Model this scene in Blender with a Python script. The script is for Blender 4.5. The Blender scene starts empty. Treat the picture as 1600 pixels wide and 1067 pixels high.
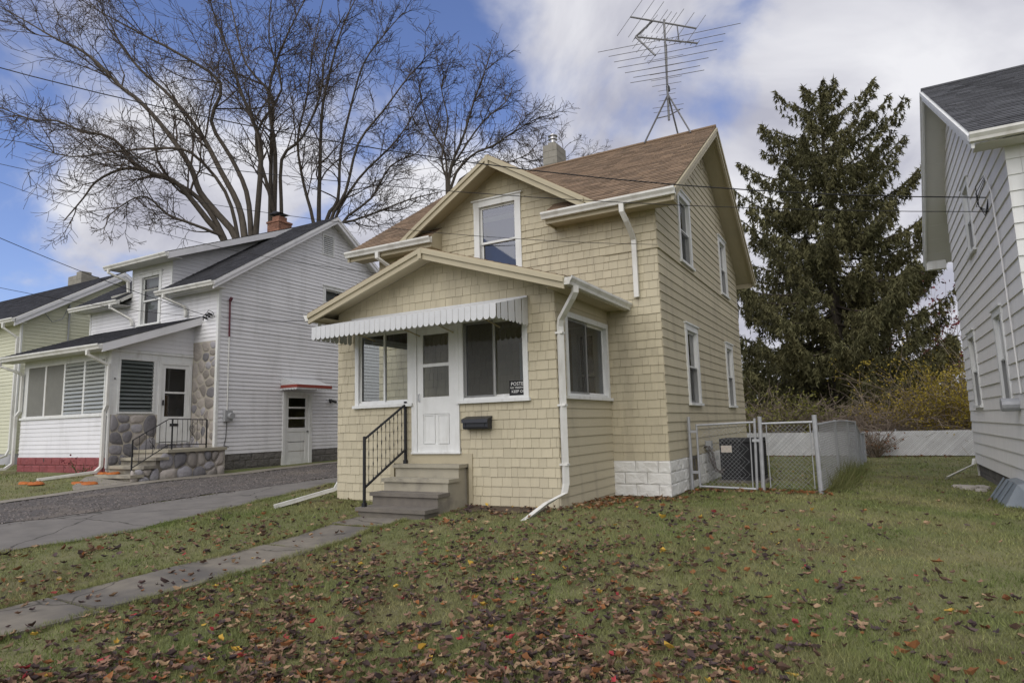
import bpy, math, random
import numpy as np
from mathutils import Vector, Matrix

CLOUD_OFF = (12.4, 2.2, 0.0)
CLOUD = 0.68
EXPOSURE = 0.66
random.seed(7)
RNG = np.random.default_rng(7)
SC = bpy.context.scene
COL = SC.collection

# ------------------------------------------------------------------ camera
CAM = np.array([8.601, -8.837, 1.237])
FPX = 1002.0                                   # focal length in pixels of a 1600 px wide picture
_y, _p, _r = np.radians([28.981, 7.42, -1.577])
FW = np.array([-math.sin(_y) * math.cos(_p), math.cos(_y) * math.cos(_p), math.sin(_p)])
_rt = np.array([math.cos(_y), math.sin(_y), 0.0])
_up = np.cross(_rt, FW)
RT = _rt * math.cos(_r) + _up * math.sin(_r)
UP = -_rt * math.sin(_r) + _up * math.cos(_r)
cd = bpy.data.cameras.new('camera')
cd.sensor_width = 36.0
cd.lens = FPX / 1600.0 * 36.0
cd.clip_start = 0.05
cd.clip_end = 2000
cam = bpy.data.objects.new('camera', cd)
COL.objects.link(cam)
cam.matrix_world = Matrix(((RT[0], UP[0], -FW[0], CAM[0]), (RT[1], UP[1], -FW[1], CAM[1]),
                           (RT[2], UP[2], -FW[2], CAM[2]), (0, 0, 0, 1)))
SC.camera = cam

# ------------------------------------------------------------------ light
SUN_EL, SUN_AZ = 44.0, 181.0                   # azimuth: degrees clockwise from +Y (the back of the lots)
sl = bpy.data.lights.new('sun', 'SUN')
sl.energy = 1.5
sl.angle = math.radians(75)
sl.color = (1.0, 0.95, 0.87)
sun = bpy.data.objects.new('sun', sl)
COL.objects.link(sun)
_a, _e = math.radians(SUN_AZ), math.radians(SUN_EL)
sdir = Vector((math.sin(_a) * math.cos(_e), math.cos(_a) * math.cos(_e), math.sin(_e)))
sun.rotation_euler = sdir.to_track_quat('Z', 'Y').to_euler()

w = bpy.data.worlds.new('World')
SC.world = w
w.use_nodes = True
nt = w.node_tree
nt.nodes.clear()
def wn(t, **k):
    n = nt.nodes.new(t)
    for a, b in k.items(): setattr(n, a, b)
    return n
sky = wn('ShaderNodeTexSky', sky_type='NISHITA', sun_disc=False)
sky.sun_elevation = _e
sky.sun_rotation = _a
sky.altitude = 200
tc = wn('ShaderNodeTexCoord')
# clouds: noise on the view direction, flattened towards the horizon
sep = wn('ShaderNodeSeparateXYZ'); nt.links.new(tc.outputs['Generated'], sep.inputs[0])
def wmath(op, a, b=None, c=None):
    n = wn('ShaderNodeMath', operation=op)
    for i, x in enumerate((a, b, c)):
        if x is None: continue
        if isinstance(x, (int, float)): n.inputs[i].default_value = x
        else: nt.links.new(x, n.inputs[i])
    return n.outputs[0]
zz = wmath('ADD', wmath('MAXIMUM', sep.outputs[2], 0.0), 0.42)
comb = wn('ShaderNodeCombineXYZ')
nt.links.new(wmath('DIVIDE', sep.outputs[0], zz), comb.inputs[0])
nt.links.new(wmath('DIVIDE', sep.outputs[1], zz), comb.inputs[1])
def wnoise(vec, scale, detail, rough, off, dist=0.0):
    mp = wn('ShaderNodeMapping'); mp.inputs['Location'].default_value = off
    nt.links.new(vec, mp.inputs[0])
    n = wn('ShaderNodeTexNoise'); n.inputs['Scale'].default_value = scale
    n.inputs['Detail'].default_value = detail; n.inputs['Roughness'].default_value = rough
    n.inputs['Distortion'].default_value = dist
    nt.links.new(mp.outputs[0], n.inputs[0])
    return n.outputs[0]
n1 = wnoise(comb.outputs[0], 2.3, 7, 0.52, CLOUD_OFF, 0.35)
n2 = wnoise(comb.outputs[0], 2.6, 6, 0.55, (4.1, 7.7, 2.0), 0.5)
# cloud cover grows from the west (-X) to the east (+X), as in view
cov = wmath('ADD', wmath('ADD', n1, wmath('MULTIPLY', sep.outputs[0], 0.20)), wmath('MULTIPLY', wmath('MAXIMUM', wmath('SUBTRACT', 0.42, sep.outputs[2]), 0.0), 0.55))
cmask = wn('ShaderNodeMapRange', interpolation_type='SMOOTHSTEP')
nt.links.new(cov, cmask.inputs[0])
cmask.inputs[1].default_value = 0.32; cmask.inputs[2].default_value = 0.48
ccol = wn('ShaderNodeMixRGB')
ccol.inputs[1].default_value = (0.44, 0.445, 0.525, 1)
ccol.inputs[2].default_value = (0.81, 0.81, 0.845, 1)
cm2 = wn('ShaderNodeMapRange'); nt.links.new(n2, cm2.inputs[0])
cm2.inputs[1].default_value = 0.38; cm2.inputs[2].default_value = 0.66
nt.links.new(cm2.outputs[0], ccol.inputs[0])
# the blue between the clouds
blue = wn('ShaderNodeMixRGB', blend_type='MULTIPLY'); blue.inputs[0].default_value = 1
blue.inputs[2].default_value = (0.082, 0.082, 0.106, 1)
nt.links.new(sky.outputs[0], blue.inputs[1])
mix = wn('ShaderNodeMixRGB')
nt.links.new(cmask.outputs[0], mix.inputs[0])
nt.links.new(blue.outputs[0], mix.inputs[1])
cs = wn('ShaderNodeMixRGB', blend_type='MULTIPLY'); cs.inputs[0].default_value = 1
cs.inputs[2].default_value = (CLOUD, CLOUD, CLOUD, 1)
nt.links.new(ccol.outputs[0], cs.inputs[1])
nt.links.new(cs.outputs[0], mix.inputs[2])
bg = wn('ShaderNodeBackground'); bg.inputs[1].default_value = 1.0
nt.links.new(mix.outputs[0], bg.inputs[0])
wo = wn('ShaderNodeOutputWorld'); nt.links.new(bg.outputs[0], wo.inputs[0])
SC.view_settings.view_transform = 'Standard'
SC.view_settings.look = 'None'
SC.view_settings.gamma = 1.0
SC.view_settings.use_curve_mapping = False
SC.view_settings.exposure = EXPOSURE
SC.cycles.max_bounces = 8
SC.cycles.transparent_max_bounces = 12
SC.cycles.caustics_reflective = False
SC.cycles.caustics_refractive = False

# ------------------------------------------------------------------ pixels to places (a pixel is only a direction)
def ray(px, py): return FW + RT * (px - 800) / FPX - UP * (py - 533.5) / FPX
def at_y(px, py, Y):
    d = ray(px, py); return CAM + d * ((Y - CAM[1]) / d[1])
def at_x(px, py, X):
    d = ray(px, py); return CAM + d * ((X - CAM[0]) / d[0])
def at_d(px, py, D): return CAM + ray(px, py) * D

# ------------------------------------------------------------------ ground height (thin-plate spline through surveyed spots)
GC = np.array([(0, 0, 0), (4.47, 0, 0), (4.47, 2.27, -.08), (5.48, 2.27, -.09), (2.1, -1.2, -.10), (2.1, -3.4, -.25), (2.1, -6, -.31),
 (5, -3.2, -.24), (8.6, -8, -.36), (8, -5, -.33), (11, -4, -.33), (8, 0, -.16), (-.9, -4.9, -.16), (-.8, -3.3, -.13), (-1.5, 1.4, .09), (-2.7, -4.1, -.03),
 (-2.7, 2.8, .09), (-6, -2.8, .0), (-6.1, 2.5, .13), (-6.4, 0, .15), (-6.95, 2.5, .24), (-6.95, 6, .25), (-8.2, .2, .29), (-12.3, .2, .33),
 (-16, 2, .4), (-2, 9, .15), (5.5, 6, -.05), (6.7, 3.45, -.05), (7.7, 3.45, -.06), (10.6, 3, -.2), (10.6, 9, -.2), (8.3, 12.5, -.1), (5, 15, -.06), (12, 15, -.08),
 (14, -14, -.45), (-5, -16, -.3), (-20, -12, .0), (-30, 12, .5), (20, 8, -.4), (-5, 25, .1), (10, 28, -.1), (-25, 30, .4), (30, 30, -.3)])
def _U(r2): return np.where(r2 > 1e-9, r2 * np.log(np.maximum(r2, 1e-9)), 0)
_n = len(GC)
_K = _U(((GC[:, None, :2] - GC[None, :, :2]) ** 2).sum(2)) + np.eye(_n) * 0.6
_Pm = np.c_[np.ones(_n), GC[:, :2]]
_A = np.block([[_K, _Pm], [_Pm.T, np.zeros((3, 3))]])
_wt = np.linalg.solve(_A, np.r_[GC[:, 2], 0, 0, 0])
def gz(x, y):
    x = np.asarray(x, float); y = np.asarray(y, float)
    xc = np.clip(x, -34, 32); yc = np.clip(y, -16, 32)
    d2 = (xc[..., None] - GC[:, 0]) ** 2 + (yc[..., None] - GC[:, 1]) ** 2
    z = _U(d2) @ _wt[:_n] + _wt[_n] + _wt[_n + 1] * xc + _wt[_n + 2] * yc
    return np.clip(z, -.6, .7)
def g(x, y): return float(gz(x, y))

# ------------------------------------------------------------------ materials
def newmat(name):
    m = bpy.data.materials.new(name); m.use_nodes = True
    m.node_tree.nodes.clear(); return m
def mat(name, col, col2=None, rough=.65, metal=0, var=0.0, noise=0.0, nscale=3.0, stretch=(1, 1, 1), detail=5, bump=0.0, bscale=40.0, bstretch=(1, 1, 1),
        bdist=.01, spec=.35, dirt=None, dscale=1.2, dthr=(.52, .68), dstretch=(1, 1, 1), damt=.75, voronoi=False, translucent=0, crack=None):
    """base colour + per-piece tint (attribute 'var') + noise towards col2 + optional dirt patches + bump"""
    m = newmat(name); t = m.node_tree; N = t.nodes.new; L = t.links.new
    out = N('ShaderNodeOutputMaterial'); b = N('ShaderNodeBsdfPrincipled')
    L(b.outputs[0], out.inputs[0])
    b.inputs['Roughness'].default_value = rough; b.inputs['Metallic'].default_value = metal
    b.inputs['Specular IOR Level'].default_value = spec
    co = N('ShaderNodeTexCoord')
    cur = N('ShaderNodeRGB'); cur.outputs[0].default_value = (*col, 1); cur = cur.outputs[0]
    def mapped(st):
        mp = N('ShaderNodeMapping'); mp.inputs['Scale'].default_value = st; L(co.outputs['Object'], mp.inputs[0]); return mp.outputs[0]
    if noise and col2 is not None:
        if voronoi:
            tx = N('ShaderNodeTexVoronoi'); tx.inputs['Scale'].default_value = nscale; L(mapped(stretch), tx.inputs[0])
            s2 = N('ShaderNodeSeparateColor'); L(tx.outputs['Color'], s2.inputs[0]); fac = s2.outputs[0]
        else:
            tx = N('ShaderNodeTexNoise'); tx.inputs['Scale'].default_value = nscale; tx.inputs['Detail'].default_value = detail
            tx.inputs['Roughness'].default_value = .62; L(mapped(stretch), tx.inputs[0]); fac = tx.outputs[0]
        mr = N('ShaderNodeMapRange'); L(fac, mr.inputs[0]); mr.inputs[1].default_value = 0.0 if voronoi else .33; mr.inputs[2].default_value = 1.0 if voronoi else .67
        mr.inputs[4].default_value = noise
        mx = N('ShaderNodeMixRGB'); L(mr.outputs[0], mx.inputs[0]); L(cur, mx.inputs[1]); mx.inputs[2].default_value = (*col2, 1); cur = mx.outputs[0]
    if var:
        at = N('ShaderNodeAttribute'); at.attribute_name = 'var'
        ma = N('ShaderNodeMath'); ma.operation = 'MULTIPLY_ADD'; L(at.outputs['Fac'], ma.inputs[0]); ma.inputs[1].default_value = var; ma.inputs[2].default_value = 1.0
        vm = N('ShaderNodeVectorMath'); vm.operation = 'SCALE'; L(cur, vm.inputs[0]); L(ma.outputs[0], vm.inputs['Scale']); cur = vm.outputs[0]
    if dirt is not None:
        tx = N('ShaderNodeTexNoise'); tx.inputs['Scale'].default_value = dscale; tx.inputs['Detail'].default_value = 7; L(mapped(dstretch), tx.inputs[0])
        mr = N('ShaderNodeMapRange'); L(tx.outputs[0], mr.inputs[0]); mr.inputs[1].default_value, mr.inputs[2].default_value = dthr; mr.inputs[4].default_value = damt
        mx = N('ShaderNodeMixRGB'); L(mr.outputs[0], mx.inputs[0]); L(cur, mx.inputs[1]); mx.inputs[2].default_value = (*dirt, 1); cur = mx.outputs[0]
    if crack:
        nz = N('ShaderNodeTexNoise'); nz.inputs['Scale'].default_value = 2.2; nz.inputs['Detail'].default_value = 6; L(mapped((1, 1, 1)), nz.inputs[0])
        ad = N('ShaderNodeMixRGB'); ad.blend_type = 'ADD'; ad.inputs[0].default_value = .35; L(mapped((1, 1, .01)), ad.inputs[1]); L(nz.outputs['Color'], ad.inputs[2])
        vo = N('ShaderNodeTexVoronoi'); vo.feature = 'DISTANCE_TO_EDGE'; vo.inputs['Scale'].default_value = crack[0]; L(ad.outputs[0], vo.inputs[0])
        mr = N('ShaderNodeMapRange'); L(vo.outputs['Distance'], mr.inputs[0]); mr.inputs[1].default_value = 0; mr.inputs[2].default_value = crack[1]; mr.inputs[3].default_value = .75; mr.inputs[4].default_value = 0
        mx = N('ShaderNodeMixRGB'); L(mr.outputs[0], mx.inputs[0]); L(cur, mx.inputs[1]); mx.inputs[2].default_value = (.03, .028, .024, 1); cur = mx.outputs[0]
    L(cur, b.inputs['Base Color'])
    if bump:
        tx = N('ShaderNodeTexNoise'); tx.inputs['Scale'].default_value = bscale; tx.inputs['Detail'].default_value = 6; L(mapped(bstretch), tx.inputs[0])
        bp = N('ShaderNodeBump'); bp.inputs['Strength'].default_value = bump; bp.inputs['Distance'].default_value = bdist
        L(tx.outputs[0], bp.inputs['Height']); L(bp.outputs[0], b.inputs['Normal'])
    if translucent:
        tr = N('ShaderNodeBsdfTranslucent'); L(cur, tr.inputs[0])
        ms = N('ShaderNodeMixShader'); ms.inputs[0].default_value = translucent; L(b.outputs[0], ms.inputs[1]); L(tr.outputs[0], ms.inputs[2]); L(ms.outputs[0], out.inputs[0])
    return m
def glass(name, tint=(.9, .93, .92), ior=1.5, gloss=1.0):
    m = newmat(name); t = m.node_tree; N = t.nodes.new; L = t.links.new
    out = N('ShaderNodeOutputMaterial'); tr = N('ShaderNodeBsdfTransparent'); tr.inputs[0].default_value = (*tint, 1)
    gl = N('ShaderNodeBsdfGlossy'); gl.inputs['Roughness'].default_value = .015; gl.inputs[0].default_value = (gloss, gloss, gloss, 1)
    fr = N('ShaderNodeFresnel'); fr.inputs[0].default_value = ior
    ms = N('ShaderNodeMixShader'); L(fr.outputs[0], ms.inputs[0]); L(tr.outputs[0], ms.inputs[1]); L(gl.outputs[0], ms.inputs[2]); L(ms.outputs[0], out.inputs[0])
    return m
def screen(name, col, through):
    m = newmat(name); t = m.node_tree; N = t.nodes.new; L = t.links.new
    out = N('ShaderNodeOutputMaterial'); tr = N('ShaderNodeBsdfTransparent'); d = N('ShaderNodeBsdfDiffuse'); d.inputs[0].default_value = (*col, 1)
    ms = N('ShaderNodeMixShader'); ms.inputs[0].default_value = 1 - through; L(tr.outputs[0], ms.inputs[1]); L(d.outputs[0], ms.inputs[2]); L(ms.outputs[0], out.inputs[0])
    return m
M = {}
M['shingle'] = mat('cream_shingle', (.515, .465, .338), (.46, .412, .298), var=.06, noise=.6, nscale=1.0, stretch=(70, 70, 2.5), bump=.45, bscale=1.0, bstretch=(120, 120, 4), bdist=.004, rough=.75, dirt=(.33, .29, .215), dscale=1.5, dthr=(.52, .8), dstretch=(2.2, 2.2, .45), damt=.7)
M['backing'] = mat('cream_wall', (.20, .175, .115), rough=.8)
M['trim'] = mat('tan_trim', (.46, .41, .29), (.40, .355, .25), noise=.7, nscale=2.5, rough=.6, bump=.15, bscale=30)
M['white'] = mat('white_paint', (.74, .75, .74), (.64, .65, .64), noise=.6, nscale=5, rough=.55, dirt=(.46, .45, .41), dscale=2.5, dthr=(.53, .8), dstretch=(3, 3, .6), damt=.6)
M['gutter'] = mat('gutter_white', (.72, .72, .69), (.60, .59, .55), noise=.6, nscale=4, stretch=(1, 1, .4), rough=.5, dirt=(.36, .34, .29), dscale=2.4, dthr=(.52, .78), dstretch=(2, 2, .7), damt=.6)
M['brown_roof'] = mat('brown_roof_shingle', (.225, .158, .104), (.155, .108, .072), var=.32, noise=.7, nscale=28, rough=.9, bump=.5, bscale=150, bdist=.006)
M['dark_roof'] = mat('dark_roof_shingle', (.042, .043, .05), (.028, .028, .033), var=.3, noise=.7, nscale=25, rough=.92, bump=.5, bscale=150, bdist=.006)
M['grey_roof'] = mat('grey_roof_shingle', (.088, .09, .098), (.06, .062, .07), var=.35, noise=.7, nscale=25, rough=.92, bump=.5, bscale=150, bdist=.006)
M['siding'] = mat('white_siding', (.75, .75, .77), (.69, .69, .71), var=.04, noise=.6, nscale=1.4, rough=.5, dirt=(.50, .50, .50), dscale=1.5, dthr=(.52, .8), dstretch=(2, 2, .5), damt=.5)
M['siding_backing'] = mat('siding_backing', (.4, .4, .42), rough=.8)
M['green_siding'] = mat('pale_green_siding', (.62, .62, .47), (.56, .56, .43), var=.04, noise=.6, nscale=1.4, rough=.55)
M['grey_siding'] = mat('grey_siding', (.78, .77, .75), (.71, .70, .685), var=.04, noise=.7, nscale=2, stretch=(4, 4, 1), rough=.7, bump=.25, bscale=1, bstretch=(90, 90, 4), bdist=.004)
M['soffit'] = mat('pale_soffit', (.60, .60, .56), rough=.6)
M['white_block'] = mat('painted_block', (.76, .76, .74), (.66, .65, .63), noise=.7, nscale=6, rough=.8, bump=.4, bscale=18, bdist=.03, dirt=(.50, .48, .44), dscale=2.2, dthr=(.55, .8))
M['grey_block'] = mat('grey_block', (.17, .16, .15), (.115, .11, .105), noise=.8, nscale=6, var=.12, rough=.9, bump=.8, bscale=20, bdist=.03)
M['red_block'] = mat('red_painted_block', (.27, .075, .075), (.20, .06, .065), noise=.8, nscale=6, var=.1, rough=.75, bump=.6, bscale=20, bdist=.02)
M['chimney_block'] = mat('chimney_block', (.30, .285, .245), (.23, .22, .19), noise=.8, nscale=6, var=.1, rough=.9, bump=.4, bscale=40)
M['brick'] = mat('brick', (.27, .135, .09), (.20, .10, .07), var=.3, noise=.7, nscale=14, rough=.9, bump=.4, bscale=60)
M['mortar'] = mat('mortar', (.46, .43, .37), (.37, .34, .29), noise=.7, nscale=9, rough=.95, bump=.5, bscale=40)
M['stone'] = mat('field_stone', (.30, .29, .305), (.20, .195, .215), var=.42, noise=.85, nscale=4.5, rough=.85, bump=.6, bscale=16, bdist=.03)
M['stone_warm'] = mat('field_stone_warm', (.37, .335, .305), (.28, .26, .245), var=.28, noise=.85, nscale=4.5, rough=.85, bump=.6, bscale=16, bdist=.03)
M['concrete'] = mat('concrete', (.225, .203, .168), (.165, .150, .128), noise=.95, nscale=4.5, rough=1.0, spec=.1, crack=(.5, .009), bump=.5, bscale=70, bdist=.004, dirt=(.105, .10, .097), dscale=1.6, dthr=(.46, .66))
M['step_paint'] = mat('worn_step', (.37, .34, .265), (.30, .28, .225), noise=.8, nscale=3, rough=.85, bump=.3, bscale=60, bdist=.005, dirt=(.16, .145, .13), dscale=1.8, dthr=(.5, .62))
M['step_dark'] = mat('dark_worn_step', (.185, .165, .14), (.13, .118, .105), noise=.85, nscale=4, rough=.9, bump=.4, bscale=60, bdist=.006)
M['asphalt'] = mat('asphalt', (.205, .192, .178), (.150, .142, .134), noise=.9, nscale=3.0, spec=.08, crack=(.55, .012), rough=1.0, bump=.4, bscale=140, bdist=.006, dirt=(.20, .19, .175), dscale=.7)
M['gravelbase'] = mat('gravel_bed', (.14, .125, .115), (.075, .07, .07), noise=1, nscale=60, voronoi=True, rough=.95, bump=.9, bscale=70, bdist=.02, dirt=(.20, .17, .14), dscale=.9)
M['pebble'] = mat('pebble', (.15, .135, .13), var=.55, rough=.9)
M['black_iron'] = mat('black_iron', (.018, .018, .02), rough=.5, spec=.4)
M['mailbox'] = mat('mailbox_black', (.020, .022, .028), rough=.42, spec=.5)
M['galv'] = mat('galvanised', (.42, .43, .45), (.30, .31, .33), noise=.7, nscale=12, rough=.5, metal=.35)
M['wire'] = mat('galvanised_wire', (.36, .37, .39), rough=.55, metal=.3)
M['slat'] = mat('white_fence_slat', (.82, .83, .85), (.66, .66, .68), var=.10, noise=.8, nscale=3, rough=.6)
M['antenna'] = mat('antenna_metal', (.22, .22, .225), (.14, .14, .14), noise=.7, nscale=15, rough=.5, metal=.5)
M['cable'] = mat('black_cable', (.012, .012, .014), rough=.6)
M['ac'] = mat('condenser_black', (.022, .023, .027), rough=.55)
M['ac_inner'] = mat('condenser_coil', (.010, .010, .012), rough=.7)
M['label'] = mat('pale_label', (.62, .56, .50), rough=.6)
M['copper'] = mat('insulated_pipe', (.10, .09, .085), rough=.7)
M['orange'] = mat('orange_rubber', (.50, .155, .03), (.30, .08, .015), noise=.8, nscale=9, rough=.65, bump=.4, bscale=30, bdist=.02)
M['red_stripe'] = mat('red_awning_stripe', (.27, .06, .045), rough=.55)
M['awning'] = mat('white_awning_metal', (.60, .61, .62), (.50, .51, .52), var=.05, noise=.5, nscale=6, rough=.42)
M['awning_under'] = mat('awning_underside', (.42, .36, .22), rough=.6)
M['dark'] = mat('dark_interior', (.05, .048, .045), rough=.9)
M['plaster'] = mat('interior_plaster', (.55, .52, .44), rough=.9)
M['curtain'] = mat('white_curtain', (.70, .71, .72), (.55, .56, .58), noise=.8, nscale=1, stretch=(30, 30, 1), rough=.8)
M['blind'] = mat('grey_blind', (.30, .305, .31), rough=.7)
M['louver'] = mat('glass_louver', (.10, .115, .11), rough=.12, spec=.6)
M['louver_pale'] = mat('pale_louver', (.36, .375, .35), (.30, .31, .29), noise=.6, nscale=3, rough=.25, spec=.5)
M['fabric_screen'] = mat('grey_screen', (.20, .20, .18), (.155, .155, .14), noise=.6, nscale=3, rough=.8)
M['glass'] = glass('window_glass')
M['glass_dark'] = glass('reflective_glass', (.55, .6, .6), 1.9)
M['screen'] = screen('insect_screen', (.06, .06, .062), .55)
M['wood_door'] = mat('brown_wood', (.24, .13, .05), (.16, .085, .035), noise=.9, nscale=3, stretch=(6, 6, 1), rough=.6)
M['bark'] = mat('grey_bark', (.120, .102, .082), (.07, .06, .05), noise=.9, nscale=5, stretch=(3, 3, .6), rough=.95, bump=.5, bscale=14, bdist=.03, var=.25)
M['twig'] = mat('dark_twig', (.072, .057, .047), (.098, .078, .063), noise=.7, nscale=2, rough=.95, var=.2)
M['needles'] = mat('spruce_needles', (.096, .097, .046), (.130, .119, .056), noise=.8, nscale=.9, rough=.8, var=.45, spec=.2, translucent=.12)
M['brush'] = mat('dry_brush', (.20, .162, .128), (.28, .225, .18), noise=.8, nscale=1.6, rough=.95, var=.3)
M['yellow_leaf'] = mat('yellow_leaf', (.40, .30, .04), (.24, .20, .04), noise=.9, nscale=1.2, rough=.75, var=.4, translucent=.25)
M['green_leaf'] = mat('green_leaf', (.15, .165, .04), (.23, .21, .05), noise=.9, nscale=1.4, rough=.75, var=.4, translucent=.2)
M['red_leaf'] = mat('red_leaf', (.22, .05, .06), (.15, .05, .05), noise=.8, nscale=2, rough=.8, var=.4, translucent=.25)
M['dry_leaf'] = mat('dry_leaf', (.185, .108, .070), (.115, .072, .055), noise=.8, nscale=9, rough=.85, var=.6)
M['rust_leaf'] = mat('rust_leaf', (.235, .10, .035), (.15, .065, .03), noise=.8, nscale=9, rough=.85, var=.45)
M['dark_leaf'] = mat('dark_leaf', (.078, .050, .046), (.055, .040, .042), noise=.8, nscale=9, rough=.8, var=.4)
M['tan_leaf'] = mat('tan_leaf', (.32, .22, .13), (.23, .15, .09), noise=.8, nscale=9, rough=.85, var=.35)
M['gold_leaf'] = mat('gold_leaf', (.50, .33, .055), (.40, .24, .04), noise=.8, nscale=9, rough=.8, var=.25)
M['crimson_leaf'] = mat('crimson_leaf', (.33, .035, .045), (.22, .03, .035), noise=.8, nscale=9, rough=.8, var=.3)
M['grass'] = mat('grass_blade', (.140, .184, .054), (.285, .262, .125), noise=.95, nscale=.75, rough=.75, var=.58, spec=.2, translucent=.2)
M['lawn'] = mat('lawn_soil', (.115, .142, .047), (.205, .188, .096), noise=1, nscale=1.1, detail=9, rough=.95, bump=.8, bscale=55, bdist=.03, dirt=(.085, .062, .038), dscale=.8, dthr=(.54, .72))
M['kerb'] = mat('old_concrete_strip', (.27, .245, .205), (.19, .175, .15), noise=.9, nscale=4, rough=.95, bump=.5, bscale=60, bdist=.008)
M['plastic'] = mat('blue_grey_plastic', (.20, .235, .27), (.15, .18, .21), noise=.7, nscale=6, rough=.35, spec=.5)
M['sign'] = mat('sign_black', (.008, .008, .008), rough=.5)
M['ink'] = mat('sign_white', (.78, .78, .76), rough=.6)
M['flue'] = mat('flue_metal', (.55, .55, .56), rough=.35, metal=.8)
M['rubble'] = mat('pale_rubble', (.40, .37, .33), (.28, .26, .235), noise=.8, nscale=8, rough=.9, var=.3, bump=.5, bscale=30)
M['meter'] = mat('meter_grey', (.36, .37, .38), rough=.5, metal=.2)
M['maroon'] = mat('maroon_conduit', (.12, .03, .045), rough=.6)
M['soil'] = mat('bare_soil', (.095, .07, .048), (.065, .048, .035), noise=.9, nscale=9, rough=.98, bump=.6, bscale=50, bdist=.02)

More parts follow.
